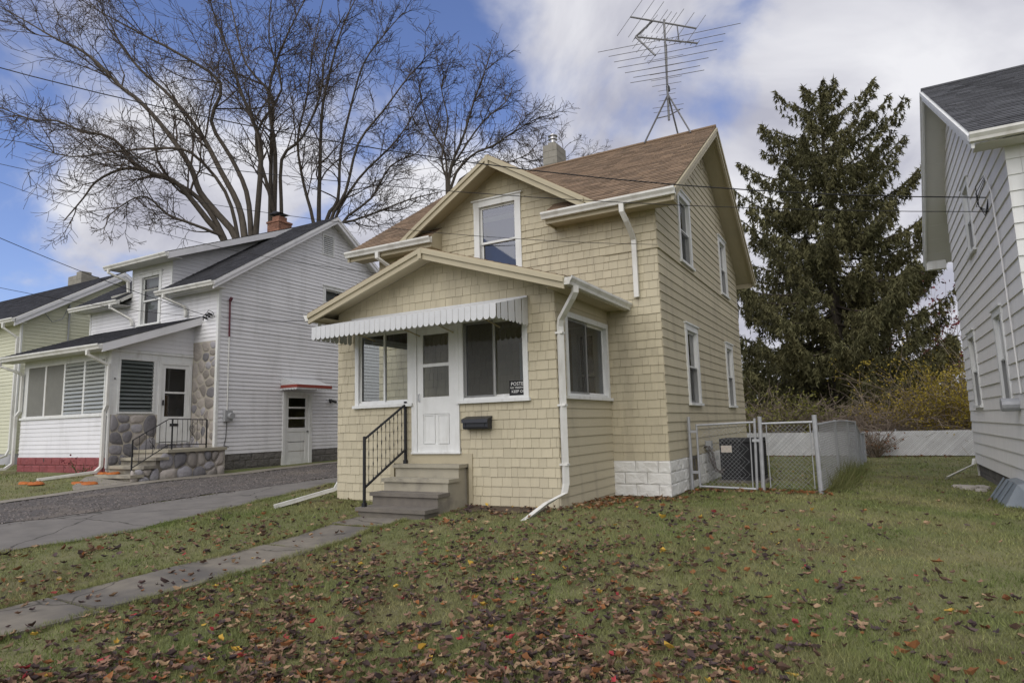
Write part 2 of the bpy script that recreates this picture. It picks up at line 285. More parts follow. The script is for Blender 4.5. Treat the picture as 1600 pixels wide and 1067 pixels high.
# ------------------------------------------------------------------ building blocks
ROOT = {}
def put(o, parent):
    COL.objects.link(o)
    if parent is not None:
        o.parent = parent
    return o
def root_loc(parent):
    while parent is not None and parent.parent is not None: parent = parent.parent
    return np.array(parent.location) if parent is not None else np.zeros(3)
def tag(o, label=None, cat=None, group=None, kind=None):
    if label: o['label'] = label
    if cat: o['category'] = cat
    if group: o['group'] = group
    if kind: o['kind'] = kind
    return o
def thing(name, loc, label, cat, group=None):
    o = bpy.data.objects.new(name, None); o.empty_display_size = .2
    o.location = [float(c) for c in loc]; COL.objects.link(o)
    return tag(o, label, cat, group)
class MB:
    def __init__(s): s.v = []; s.f = []; s.k = []
    def add(s, vs, fs, var=0.0):
        n = len(s.v); s.v.extend([tuple(map(float, q)) for q in vs])
        s.f.extend([tuple(i + n for i in q) for q in fs]); s.k.extend([var] * len(fs)); return s
    def hexa(s, P, var=0.0):      # 8 corners: bottom 4 (ccw seen from outside top), top 4
        return s.add(P, [(0, 3, 2, 1), (4, 5, 6, 7), (0, 1, 5, 4), (1, 2, 6, 5), (2, 3, 7, 6), (3, 0, 4, 7)], var)
    def box(s, x0, x1, y0, y1, z0, z1, var=0.0):
        return s.hexa([(x0, y0, z0), (x1, y0, z0), (x1, y1, z0), (x0, y1, z0), (x0, y0, z1), (x1, y0, z1), (x1, y1, z1), (x0, y1, z1)], var)
    def fbox(s, F, a0, a1, b0, b1, c0, c1, var=0.0):
        return s.hexa([F(a0, b0, c0), F(a1, b0, c0), F(a1, b1, c0), F(a0, b1, c0), F(a0, b0, c1), F(a1, b0, c1), F(a1, b1, c1), F(a0, b1, c1)], var)
    def prism(s, pts, vec, var=0.0):
        n = len(pts); vec = np.asarray(vec, float); P = [np.asarray(q, float) for q in pts]
        vs = P + [q + vec for q in P]
        fs = [tuple(range(n - 1, -1, -1)), tuple(range(n, 2 * n))] + [(i, (i + 1) % n, (i + 1) % n + n, i + n) for i in range(n)]
        return s.add(vs, fs, var)
    def beam(s, p0, p1, a, b, var=0.0):
        p0, p1, a, b = (np.asarray(q, float) for q in (p0, p1, a, b))
        return s.hexa([p0, p0 + a, p0 + a + b, p0 + b, p1, p1 + a, p1 + a + b, p1 + b], var)
    def tube(s, pts, r, sides=6, cap=True, var=0.0):
        pts = [np.asarray(q, float) for q in pts]; n = len(pts)
        rs = r if isinstance(r, (list, tuple, np.ndarray)) else [r] * n
        vs = []
        t0 = pts[1] - pts[0]; ref = np.array([0, 0, 1.]) if abs(t0[2]) < .9 * np.linalg.norm(t0) else np.array([1., 0, 0])
        u = np.cross(t0, ref); u /= np.linalg.norm(u)
        for i, p in enumerate(pts):
            t = pts[min(i + 1, n - 1)] - pts[max(i - 1, 0)]; t = t / (np.linalg.norm(t) + 1e-12)
            u = u - t * (u @ t); u /= (np.linalg.norm(u) + 1e-12); w_ = np.cross(t, u)
            for k in range(sides):
                a = 2 * math.pi * k / sides; vs.append(p + rs[i] * (u * math.cos(a) + w_ * math.sin(a)))
        fs = []
        for i in range(n - 1):
            for k in range(sides):
                k2 = (k + 1) % sides; fs.append((i * sides + k, i * sides + k2, (i + 1) * sides + k2, (i + 1) * sides + k))
        if cap: fs += [tuple(range(sides - 1, -1, -1)), tuple((n - 1) * sides + k for k in range(sides))]
        return s.add(vs, fs, var)
    def duct(s, pts, wd, dp, side, var=0.0):   # rectangular section swept along a path, 'side' is its fixed width axis
        pts = [np.asarray(q, float) for q in pts]; n = len(pts); side = np.asarray(side, float); vs = []
        for i, p in enumerate(pts):
            d0 = pts[i] - pts[max(i - 1, 0)]; d1 = pts[min(i + 1, n - 1)] - pts[i]
            t = np.zeros(3)
            for d in (d0, d1):
                l = np.linalg.norm(d)
                if l > 1e-9: t = t + d / l
            t /= np.linalg.norm(t); nn = np.cross(side, t); nn /= np.linalg.norm(nn)
            for a, b in ((-1, -1), (1, -1), (1, 1), (-1, 1)): vs.append(p + side * a * wd / 2 + nn * b * dp / 2)
        fs = [(3, 2, 1, 0), tuple((n - 1) * 4 + k for k in range(4))]
        for i in range(n - 1):
            for k in range(4): k2 = (k + 1) % 4; fs.append((i * 4 + k, i * 4 + k2, (i + 1) * 4 + k2, (i + 1) * 4 + k))
        return s.add(vs, fs, var)
    def build(s, name, m, parent=None, smooth=False, kind=None, label=None):
        me = bpy.data.meshes.new(name)
        L = root_loc(parent)
        me.from_pydata([tuple(np.asarray(q) - L) for q in s.v], [], s.f)
        if any(s.k):
            at = me.attributes.new('var', 'FLOAT', 'FACE'); at.data.foreach_set('value', np.asarray(s.k, np.float32))
        if smooth:
            me.polygons.foreach_set('use_smooth', [True] * len(me.polygons))
        me.materials.append(M[m] if isinstance(m, str) else m)
        me.update()
        o = bpy.data.objects.new(name, me); put(o, parent)
        if kind: o['kind'] = kind
        if label: o['label'] = label
        return o
def tri_object(name, V, var, m, parent=None, quads=False, kind='stuff', loc=None):
    """V: (N,3 or 4,3) array, one separate face per row"""
    N, k = V.shape[:2]; me = bpy.data.meshes.new(name)
    L = root_loc(parent) if loc is None else np.asarray(loc)
    me.vertices.add(N * k); me.vertices.foreach_set('co', (V.reshape(-1, 3) - L).astype(np.float32).ravel())
    me.loops.add(N * k); me.loops.foreach_set('vertex_index', np.arange(N * k, dtype=np.int32))
    me.polygons.add(N); me.polygons.foreach_set('loop_start', np.arange(0, N * k, k, dtype=np.int32))
    me.polygons.foreach_set('loop_total', np.full(N, k, np.int32))
    at = me.attributes.new('var', 'FLOAT', 'FACE'); at.data.foreach_set('value', np.asarray(var, np.float32))
    me.materials.append(M[m]); me.update(calc_edges=True)
    o = bpy.data.objects.new(name, me); put(o, parent)
    if kind: o['kind'] = kind
    return o
def frame(o, u, w_, n):
    o, u, w_, n = (np.asarray(q, float) for q in (o, u, w_, n))
    f = lambda a, b, c=0.0: o + u * a + w_ * b + n * c
    f.o, f.u, f.w, f.n = o, u, w_, n
    return f
X3, Y3, Z3 = np.eye(3)
def front(Y): return frame((0, Y, 0), X3, Z3, -Y3)        # a = x, b = z
def east(X): return frame((X, 0, 0), Y3, Z3, X3)          # a = y, b = z
def clip(poly, conv):
    """Sutherland-Hodgman: clip poly by the convex ccw polygon conv"""
    out = poly
    for i in range(len(conv)):
        (x0, y0), (x1, y1) = conv[i], conv[(i + 1) % len(conv)]
        if not out: return []
        inp, out = out, []
        side = lambda q: (x1 - x0) * (q[1] - y0) - (y1 - y0) * (q[0] - x0)
        for j in range(len(inp)):
            P, Q = inp[j - 1], inp[j]; sp, sq = side(P), side(Q)
            if (sp >= 0) != (sq >= 0):
                t = sp / (sp - sq); out.append((P[0] + t * (Q[0] - P[0]), P[1] + t * (Q[1] - P[1])))
            if sq >= 0: out.append(Q)
    return out
def cut(r, holes):
    rs = [r]
    for h0, h1, k0, k1 in holes:
        nx = []
        for a0, a1, b0, b1 in rs:
            if a1 <= h0 or a0 >= h1 or b1 <= k0 or b0 >= k1: nx.append((a0, a1, b0, b1)); continue
            if b0 < k0: nx.append((a0, a1, b0, k0))
            if b1 > k1: nx.append((a0, a1, k1, b1))
            lo, hi = max(b0, k0), min(b1, k1)
            if a0 < h0: nx.append((a0, h0, lo, hi))
            if a1 > h1: nx.append((h1, a1, lo, hi))
        rs = nx
    return rs
def pieces(F, poly, holes, e, wmin, wmax, th, b_start=None, seed=1, gap=.0045, jit=.0, top=.12):
    """courses of overlapping wedge-shaped pieces (shingles, clapboards) on a plane; yields (row, verts, faces, var)"""
    R = random.Random(seed); out = []
    a_lo = min(q[0] for q in poly); a_hi = max(q[0] for q in poly); b_lo = min(q[1] for q in poly) if b_start is None else b_start; b_hi = max(q[1] for q in poly)
    b = b_lo; row = 0
    while b < b_hi - .01:
        a = a_lo - (R.random() * wmax if wmax < 50 else 0)
        while a < a_hi:
            wd = R.uniform(wmin, wmax) if wmax < 50 else a_hi - a_lo + .001
            dz = R.uniform(-jit, jit); var = R.uniform(-1, 1); tk = th * R.uniform(.8, 1.2)
            for rr in cut((a + gap / 2, a + wd - gap / 2, b + dz, b + e + .002), holes):
                if rr[1] - rr[0] < .012 or rr[3] - rr[2] < .006: continue
                pl = clip([(rr[0], rr[2]), (rr[1], rr[2]), (rr[1], rr[3]), (rr[0], rr[3])], poly)
                if len(pl) < 3: continue
                n = len(pl)
                vs = [F(q[0], q[1], tk * (1 - (1 - top) * min(1, max(0, (q[1] - b) / e)))) for q in pl] + [F(q[0], q[1], -.002) for q in pl]
                fs = [tuple(range(n))] + [(i + n, (i + 1) % n + n, (i + 1) % n, i) for i in range(n)]
                out.append((row, vs, fs, var))
            a += wd
        b += e; row += 1
    return out
def sheet(mb, F, poly, holes, c=0.0):
    """flat wall with rectangular holes"""
    a = sorted({min(q[0] for q in poly), max(q[0] for q in poly), *[h for r in holes for h in r[:2]]})
    b = sorted({min(q[1] for q in poly), max(q[1] for q in poly), *[h for r in holes for h in r[2:]]})
    for i in range(len(a) - 1):
        for j in range(len(b) - 1):
            ca, cb = (a[i] + a[i + 1]) / 2, (b[j] + b[j + 1]) / 2
            if any(h0 < ca < h1 and k0 < cb < k1 for h0, h1, k0, k1 in holes): continue
            pl = clip([(a[i], b[j]), (a[i + 1], b[j]), (a[i + 1], b[j + 1]), (a[i], b[j + 1])], poly)
            if len(pl) >= 3: mb.add([F(q[0], q[1], c) for q in pl], [tuple(range(len(pl)))])
    return mb
def join_pieces(ps, name, m, parent, kind='stuff'):
    mb = MB()
    for r, vs, fs, var in ps: mb.add(vs, fs, var)
    return mb.build(name, m, parent, kind=kind)
def each_piece(ps, name, m, parent):
    for r, vs, fs, var in ps: MB().add(vs, fs, var or .01).build(name, m, parent)
def by_course(ps, name, m, parent):
    for r, vs, fs, var in ps: MB().add(vs, fs, ((r * 37) % 19 / 9.5 - 1) or .01).build(name, m, parent)
def ring_stone(mb, F, poly, h, inset=.78, var=0.0, jit=0.0, R=random):
    n = len(poly); cx = sum(q[0] for q in poly) / n; cy = sum(q[1] for q in poly) / n
    vs = [F(q[0], q[1], 0) for q in poly]
    vs += [F(cx + (q[0] - cx) * (inset + .5 * (1 - inset)), cy + (q[1] - cy) * (inset + .5 * (1 - inset)), h * .65 + R.uniform(-jit, jit)) for q in poly]
    vs += [F(cx + (q[0] - cx) * inset * .75, cy + (q[1] - cy) * inset * .75, h + R.uniform(-jit, jit)) for q in poly]
    vs.append(F(cx, cy, h * 1.05 + R.uniform(-jit, jit)))
    fs = [(i, (i + 1) % n, (i + 1) % n + n, i + n) for i in range(n)] + [(i + n, (i + 1) % n + n, (i + 1) % n + 2 * n, i + 2 * n) for i in range(n)]
    fs += [(i + 2 * n, (i + 1) % n + 2 * n, 3 * n) for i in range(n)]
    return mb.add(vs, fs, var)
def stone_wall(F, rect, n, mats, parent, seed=1, gap=.02, h=.05, smooth=True):
    """irregular stones: relaxed Voronoi cells of the rectangle, each a domed mesh of its own, joints left open to the mortar behind"""
    R = random.Random(seed); a0, a1, b0, b1 = rect
    pts = [(R.uniform(a0, a1), R.uniform(b0, b1)) for _ in range(n)]
    def cell(i):
        c = [(a0, b0), (a1, b0), (a1, b1), (a0, b1)]; p = pts[i]
        for j, q in enumerate(pts):
            if j == i: continue
            mx, my = (p[0] + q[0]) / 2, (p[1] + q[1]) / 2; dx, dy = q[0] - p[0], q[1] - p[1]; l = math.hypot(dx, dy) + 1e-9
            mx -= dx / l * gap / 2; my -= dy / l * gap / 2
            o = []
            for k in range(len(c)):
                A, B = c[k - 1], c[k]; sa = (A[0] - mx) * dx + (A[1] - my) * dy; sb = (B[0] - mx) * dx + (B[1] - my) * dy
                if (sa <= 0) != (sb <= 0): t = sa / (sa - sb); o.append((A[0] + t * (B[0] - A[0]), A[1] + t * (B[1] - A[1])))
                if sb <= 0: o.append(B)
            c = o
            if len(c) < 3: return []
        return c
    for it in range(2):
        cs = [cell(i) for i in range(n)]
        pts = [(sum(q[0] for q in c) / len(c), sum(q[1] for q in c) / len(c)) if len(c) > 2 else pts[i] for i, c in enumerate(cs)]
    for i in range(n):
        c = cell(i)
        if len(c) < 3: continue
        for _ in range(2):
            c = [q for k in range(len(c)) for q in ((.78 * c[k - 1][0] + .22 * c[k][0], .78 * c[k - 1][1] + .22 * c[k][1]), (.22 * c[k - 1][0] + .78 * c[k][0], .22 * c[k - 1][1] + .78 * c[k][1]))]
            break
        ring_stone(MB(), F, c, h * R.uniform(.7, 1.2), var=R.uniform(-1, 1) or .01, jit=.006, R=R).build('stone', R.choice(mats), parent, smooth=smooth)
def block_wall(F, a0, a1, b0, rows, m, parent, e=.203, l=.405, gap=.004, h=.018, seed=3, holes=()):
    R = random.Random(seed)
    for r in range(rows):
        a = a0 - (l / 2 if r % 2 else 0)
        while a < a1 - .01:
            for x0, x1, y0, y1 in cut((max(a, a0) + gap / 2, min(a + l, a1) - gap / 2, b0 + r * e + gap / 2, b0 + (r + 1) * e - gap / 2), holes):
                if x1 - x0 < .03 or y1 - y0 < .03: continue
                nx = max(2, int((x1 - x0) / .1)); ny = 2
                pl = [(x0 + (x1 - x0) * i / nx, y0) for i in range(nx)] + [(x1, y0 + (y1 - y0) * i / ny) for i in range(ny)] + [(x1 - (x1 - x0) * i / nx, y1) for i in range(nx)] + [(x0, y1 - (y1 - y0) * i / ny) for i in range(ny)]
                ring_stone(MB(), F, pl, h, inset=.96, var=R.uniform(-1, 1) or .01, jit=.006, R=R).build('block', m, parent)
            a += l
def double_hung(parent, F, a0, a1, b0, b1, cw=.10, head=.04, up='curtain', low='screen', meet=.5, upper_pane='glass', lower_pane='glass', frame_mat='white', sash_mat='white'):
    """cased double-hung window; the opening runs to the back of the wall"""
    mb = MB()
    mb.fbox(F, a0, a0 + cw, b0 + .05, b1 - cw, -.12, .035).fbox(F, a1 - cw, a1, b0 + .05, b1 - cw, -.12, .035)
    mb.fbox(F, a0 - .01, a1 + .01, b1 - cw, b1, -.12, .038).fbox(F, a0 - head, a1 + head, b1, b1 + .03, -.02, .065)
    wdw = mb.build('window', frame_mat, parent)
    MB().fbox(F, a0 - .03, a1 + .03, b0, b0 + .05, -.12, .07).build('sill', frame_mat, wdw)
    i0, i1, j0, j1 = a0 + cw, a1 - cw, b0 + .05, b1 - cw; mid = j0 + (j1 - j0) * meet; s = .045
    for lo, hi, c, pm in ((mid - .02, j1, -.03, upper_pane), (j0, mid + .02, -.065, lower_pane)):
        sm = MB(); sm.fbox(F, i0, i0 + s, lo, hi, c - .03, c).fbox(F, i1 - s, i1, lo, hi, c - .03, c).fbox(F, i0 + s, i1 - s, lo, lo + s, c - .03, c).fbox(F, i0 + s, i1 - s, hi - s, hi, c - .03, c)
        sm.build('sash', sash_mat, wdw)
        MB().add([F(i0 + s, lo + s, c - .015), F(i1 - s, lo + s, c - .015), F(i1 - s, hi - s, c - .015), F(i0 + s, hi - s, c - .015)], [(0, 1, 2, 3)]).build('pane', pm, wdw)
    if low == 'screen':
        MB().add([F(i0, j0, -.004), F(i1, j0, -.004), F(i1, mid, -.004), F(i0, mid, -.004)], [(0, 1, 2, 3)]).build('insect_screen', 'screen', wdw)
        MB().fbox(F, i0, i1, mid - .012, mid + .012, -.012, .004).build('screen_rail', frame_mat, wdw)
    if up in M:
        MB().add([F(i0, mid - .25, -.17), F(i1, mid - .25, -.17), F(i1, j1, -.17), F(i0, j1, -.17)], [(0, 1, 2, 3)]).build('curtain', up, wdw)
    return wdw
def slider(parent, F, a0, a1, b0, b1, cw=.085, split=.5, screen_side=None):
    mb = MB()
    mb.fbox(F, a0, a0 + cw, b0 + .05, b1 - cw, -.12, .03).fbox(F, a1 - cw, a1, b0 + .05, b1 - cw, -.12, .03).fbox(F, a0, a1, b1 - cw, b1, -.12, .033).fbox(F, a0 + cw, a1 - cw, b0 + .05, b0 + .09, -.12, .015)
    wdw = mb.build('window', 'white', parent)
    MB().fbox(F, a0 - .03, a1 + .03, b0, b0 + .05, -.12, .07).build('sill', 'white', wdw)
    i0, i1, j0, j1 = a0 + cw, a1 - cw, b0 + .09, b1 - cw; mid = i0 + (i1 - i0) * split; s = .035
    for k, (lo, hi, c) in enumerate(((i0, mid + .02, -.02), (mid - .02, i1, -.05))):
        sm = MB(); sm.fbox(F, lo, lo + s, j0, j1, c - .025, c).fbox(F, hi - s, hi, j0, j1, c - .025, c).fbox(F, lo + s, hi - s, j0, j0 + s, c - .025, c).fbox(F, lo + s, hi - s, j1 - s, j1, c - .025, c)
        sm.build('sash', 'white', wdw)
        MB().add([F(lo + s, j0 + s, c - .012), F(hi - s, j0 + s, c - .012), F(hi - s, j1 - s, c - .012), F(lo + s, j1 - s, c - .012)], [(0, 1, 2, 3)]).build('pane', 'glass', wdw)
        if screen_side == k:
            MB().add([F(lo, j0, -.002), F(hi, j0, -.002), F(hi, j1, -.002), F(lo, j1, -.002)], [(0, 1, 2, 3)]).build('insect_screen', 'screen', wdw)
    return wdw
def gutter(parent, p0, p1, out, m='gutter'):
    """K-profile gutter; p0-p1 is its top back edge, out the horizontal direction away from the house"""
    out = np.asarray(out, float); p0 = np.asarray(p0, float); p1 = np.asarray(p1, float)
    prof = [(0, 0), (0, -.125), (.085, -.125), (.095, -.085), (.13, -.035), (.13, 0), (.118, 0), (.118, -.02), (.012, -.02), (.012, 0)]
    mb = MB().prism([p0 + out * a + Z3 * b for a, b in prof], p1 - p0)
    return mb.build('gutter', m, parent)
def downspout(parent, pts, side, m='gutter', wd=.085, dp=.065):
    o = MB().duct(pts, wd, dp, side).build('downspout', m, parent); return o
def roof_plane(parent, F, poly, m, e=.14, th=.012, deck='trim', t=.10, seed=1, wmin=.22, wmax=.36, name='roof'):
    d = MB().prism([F(q[0], q[1], -.002) for q in poly][::-1], -F.n * t).build(name, deck, parent)
    join_pieces(pieces(F, poly, [], e, wmin, wmax, th, seed=seed, gap=.004, jit=.006, top=.1), 'roof_shingles', m, d)
    return d
def rake(parent, p0, p1, out, m='trim', h=.19, t=.05, cap=True):
    """barge board below a roof edge from p0 (low) to p1 (high); out = horizontal outward direction"""
    p0, p1, out = (np.asarray(q, float) for q in (p0, p1, out)); mb = MB()
    mb.beam(p0, p1, out * t, -Z3 * h)
    if cap: mb.beam(p0 + out * t, p1 + out * t, out * .03, -Z3 * h * .42)
    return mb.build('rake_board', m, parent)
def cable(name, pts, r, label, sag=.0, m='cable'):
    pts = [np.asarray(q, float) for q in pts]; P = []
    for i in range(len(pts) - 1):
        for k in range(14):
            t = k / 14; q = pts[i] * (1 - t) + pts[i + 1] * t; P.append(q - Z3 * sag * 4 * t * (1 - t))
    P.append(pts[-1])
    o = MB().tube(P, r, 5).build(name, m); return tag(o, label, 'cable')
# ================================================================== THE SETTING
def grid_sheet(name, xs, ys, off, m, label, cat, xedge=None):
    mb = MB(); nx, ny = len(xs), len(ys)
    X, Y = np.meshgrid(xs, ys)
    if xedge is not None: X = xedge(X, Y)
    Z = gz(X, Y) + off
    vs = np.stack([X, Y, Z], -1).reshape(-1, 3)
    fs = [(j * nx + i, j * nx + i + 1, (j + 1) * nx + i + 1, (j + 1) * nx + i) for j in range(ny - 1) for i in range(nx - 1)]
    me = bpy.data.meshes.new(name); me.from_pydata(vs.tolist(), [], fs); me.materials.append(M[m])
    me.polygons.foreach_set('use_smooth', [True] * len(me.polygons)); me.update()
    o = bpy.data.objects.new(name, me); COL.objects.link(o)
    return tag(o, label, cat, kind='structure')
def span(*seg):
    r = []
    for a, b, s in seg: r += list(np.arange(a, b, s))
    return np.array(r + [seg[-1][1]])
grid_sheet('ground', span((-500, -60, 40), (-60, -20, 4), (-20, 16, .25), (16, 60, 4), (60, 500, 40)),
           span((-300, -30, 30), (-30, -12, 2), (-12, 18, .25), (18, 60, 4), (60, 600, 40)), 0, 'lawn', 'patchy green and tan autumn lawn around the houses', 'lawn')
_ey = [-30, -4.9, -3.3, -1, 1.5, 4, 16]; _ex = [-.5, -.9, -.82, -1.15, -1.6, -1.75, -1.75]
def drive_edge(y): return np.interp(y, _ey, _ex)
def _asph(X, Y):
    t = (X - X.min()) / (X.max() - X.min()); e = drive_edge(Y) + .05 * np.sin(Y * 3.1) + .035 * np.sin(Y * 7.7 + 1)
    return -2.9 * (1 - t) + e * t
grid_sheet('driveway', np.linspace(0, 1, 9), np.arange(-14, 16.1, .25), .010, 'asphalt', 'worn grey asphalt driveway strip beside the cream house', 'driveway', _asph)
def _grav(X, Y):
    t = (X - X.min()) / (X.max() - X.min()); return (-6.0 + .05 * np.sin(Y * 2.3)) * (1 - t) + (-2.9 + .12 * np.sin(Y * 1.7) + .06 * np.sin(Y * 4.9)) * t
grid_sheet('gravel_drive', np.linspace(0, 1, 13), np.arange(-14, 16.1, .25), .016, 'gravelbase', 'dark gravel drive strip along the white house', 'driveway', _grav)
def _kerb(X, Y):
    t = (X - X.min()) / (X.max() - X.min()); return (-6.36 + .03 * np.sin(Y * 3)) * (1 - t) + (-6.02 + .03 * np.sin(Y * 4 + 2)) * t
grid_sheet('kerb_strip', np.linspace(0, 1, 4), np.arange(-14, 12.1, .25), .024, 'kerb', 'old concrete strip between gravel and white house', 'pavement', _kerb)
apron = MB()
_ap = [(-6.3, -.1), (-6.35, -1.25), (-6.9, -1.0), (-8.0, -.15), (-8.0, .2), (-6.4, .05)]
apron.add([(x, y, g(x, y) + .03) for x, y in _ap], [tuple(range(len(_ap)))[::-1]])
tag(apron.build('pavement', 'kerb'), 'worn concrete apron at the foot of the stone steps', 'pavement', kind='structure')
# bare soil strip along the porch
sb = MB()
_sx = np.linspace(2.9, 5.1, 12)
for i in range(11):
    x0, x1 = _sx[i], _sx[i + 1]; d0 = -.55 - .12 * math.sin(i * 1.7); d1 = -.55 - .12 * math.sin((i + 1) * 1.7)
    if x1 > 4.4: continue
    sb.add([(x0, d0, g(x0, d0) + .009), (x1, d1, g(x1, d1) + .009), (x1, .02, g(x1, 0) + .009), (x0, .02, g(x0, 0) + .009)], [(0, 1, 2, 3)])
tag(sb.build('soil_bed', 'soil'), 'bare brown soil strip below the cream porch wall', 'soil', kind='structure')

# front walk of separate slabs
walk = tag(MB().box(1.7, 2.4, -12, -1.3, -.75, -.6).build('front_walk', 'soil'), 'cracked concrete front walk leading to the porch steps', 'path', kind='structure')
_js = [-1.22, -1.74, -2.93, -4.14, -5.44, -6.74, -8.04, -9.3, -10.6]
for i in range(len(_js) - 1):
    y1, y0 = _js[i] - .016, _js[i + 1] + .016; xl, xr = 1.59 + random.uniform(-.025, .025), 2.49 + random.uniform(-.025, .025)
    tl = [random.uniform(-.016, .02) for _ in range(4)]
    P = [(xl, y0), (xr, y0), (xr, y1), (xl, y1)]; mb = MB(); nxx, nyy = 5, 7; vs = []
    for j in range(nyy):
        for k in range(nxx):
            a, b = k / (nxx - 1), j / (nyy - 1); x = xl + (xr - xl) * a + random.uniform(-.012, .012) * (k in (0, nxx - 1)); y = y0 + (y1 - y0) * b + random.uniform(-.008, .008) * (j in (0, nyy - 1))
            vs.append((x, y, g(x, y) + .022 + tl[0] * (1 - a) * (1 - b) + tl[1] * a * (1 - b) + tl[2] * a * b + tl[3] * (1 - a) * b))
    fs = [(j * nxx + k, j * nxx + k + 1, (j + 1) * nxx + k + 1, (j + 1) * nxx + k) for j in range(nyy - 1) for k in range(nxx - 1)]
    edge = [k for k in range(nxx)] + [j * nxx + nxx - 1 for j in range(1, nyy)] + [(nyy - 1) * nxx + k for k in range(nxx - 2, -1, -1)] + [j * nxx for j in range(nyy - 2, 0, -1)]
    n0 = len(vs); vs += [(vs[q][0], vs[q][1], vs[q][2] - .1) for q in edge]; m_ = len(edge)
    fs += [(edge[q], n0 + q, n0 + (q + 1) % m_, edge[(q + 1) % m_]) for q in range(m_)]
    mb.add(vs, fs).build('slab', 'concrete', walk)

# ================================================================== THE CREAM SHINGLE HOUSE
W, D, XL, XR, YB = 4.47, 2.27, -.97, 5.48, 10.2
house = thing('shingle_house', (2.25, 2.27, -.05), 'cream shingle-sided two-storey house with brown roof and enclosed front porch', 'house')
EA, SL = 5.25, .656                      # main eave height (top of roof at y = 1.85) and slope
RY = 6.24; RZ = EA + SL * (RY - 1.85)
GX, GZ, GS = 2.245, 6.68, .63            # cross gable: ridge x, height, slope
PZ, PS = 4.22, .325                      # porch ridge height and slope
Ff = front(0.0); Fm = front(D); Fe = east(XR); Fp = east(W)
def roofz(y): return EA + SL * (min(y, 2 * RY - y) - 1.85)
# openings
H_front = [(.43, 1.72, 1.606, 3.02), (1.771, 2.671, .815, 2.97), (2.70, 3.99, 1.606, 3.02)]
H_side = [(.33, 2.20, 1.62, 3.01)]
up_win = (1.625, 2.74, 4.18, 5.91)
in_door = (2.62, 3.42, .82, 2.85); in_win = (3.75, 4.30, 1.55, 3.0)
H_main = [up_win, in_door, in_win]
H_east = [(3.87, 4.90, 1.527, 3.157), (7.89, 8.80, 1.527, 3.157), (3.87, 4.90, 4.404, 5.957), (7.89, 8.80, 4.404, 5.957)]
def hz(hs, d=.0): return [(a + d, b - d, c + d, e - d) for a, b, c, e in hs]
# porch walls
poly_front = [(0, -.15), (W, -.15), (W, 3.385), (GX, PZ - .105), (0, 3.385)]
pf = sheet(MB(), Ff, poly_front, hz(H_front, .03)).build('porch_front_wall', 'backing', house)
ps = pieces(Ff, poly_front, [*H_front, (1.33, 2.86, -.2, .64), (1.72, 2.72, .55, .9)], .148, .10, .22, .014, b_start=-.15, seed=5, jit=.005)
ps.sort(key=lambda q: -q[1][0][2] * 0)   # keep order
each_piece(ps[:300], 'shingle', 'shingle', pf)
rest = ps[300:]
MB().fbox(Ff, 2.86, 2.93, -.1, .80, .0, .03).fbox(Ff, 1.25, 1.33, -.1, .80, 0, .03).fbox(Ff, 1.33, 2.86, .64, .805, 0, .022).build('trim_board', 'trim', pf)
pe = sheet(MB(), Fp, [(0, -.2), (D, -.2), (D, 3.36), (0, 3.36)], hz(H_side, .03)).build('porch_side_wall', 'backing', house)
by_course(pieces(Fp, [(0.0, -.2), (D, -.2), (D, 3.36), (0, 3.36)], H_side, .148, 99, 99, .015, b_start=-.15, seed=6), 'shingle_course', 'shingle', pe)
Fpl = frame((0, 0, 0), Y3, Z3, -X3)
plw = sheet(MB(), Fpl, [(0, -.2), (D, -.2), (D, 3.36), (0, 3.36)], hz(H_side, .03)).build('porch_side_wall', 'backing', house)
join_pieces(pieces(Fpl, [(0, -.2), (D, -.2), (D, 3.36), (0, 3.36)], H_side, .148, .12, .3, .014, seed=8), 'shingle_field', 'shingle', plw)
if rest: join_pieces(rest, 'shingle_field', 'shingle', pf)
MB().box(.02, W - .02, .02, D - .02, .74, .80).build('porch_floor', 'step_paint', house)
MB().box(.02, W - .02, .02, D - .02, 3.30, 3.36).build('porch_ceiling', 'plaster', house)
# main front wall with the cross gable
poly_main = [(XL, .55), (XR, .55), (XR, 5.28), (GX + 2.3, 5.28), (GX, GZ - .14), (GX - 2.3, 5.28), (XL, 5.28)]
poly_low = [(XL, -.2), (XR, -.2), (XR, 5.22), (XL, 5.22)]
poly_gab = [(GX - 2.14, 5.22), (GX + 2.14, 5.22), (GX, GZ - .112)]
mwall = MB(); sheet(mwall, Fm, poly_low, hz(H_main, .03)); sheet(mwall, Fm, poly_gab, hz(H_main, .03)); mw = mwall.build('front_wall', 'backing', house)
BELT = 4.34
pl1 = [(XL, .555), (XR, .555), (XR, BELT), (XL, BELT)]
cutp = [(0, W, .55, .8)]
ps = pieces(Fm, pl1, H_main, .152, .10, .23, .014, seed=11, jit=.005) + pieces(Fm, [(XL, BELT), (XR, BELT), (XR, 5.22), (XL, 5.22)], H_main, .152, .10, .23, .018, seed=12, jit=.005) \
    + pieces(Fm, poly_gab, H_main, .152, .10, .23, .014, seed=13, jit=.005)
join_pieces(ps, 'shingle_field', 'shingle', mw)
MB().fbox(Fm, W + .02, XR + .012, BELT - .012, BELT + .012, 0, .032).fbox(Fm, XL, .0, BELT - .012, BELT + .012, 0, .032).build('belt_course', 'shingle', mw)
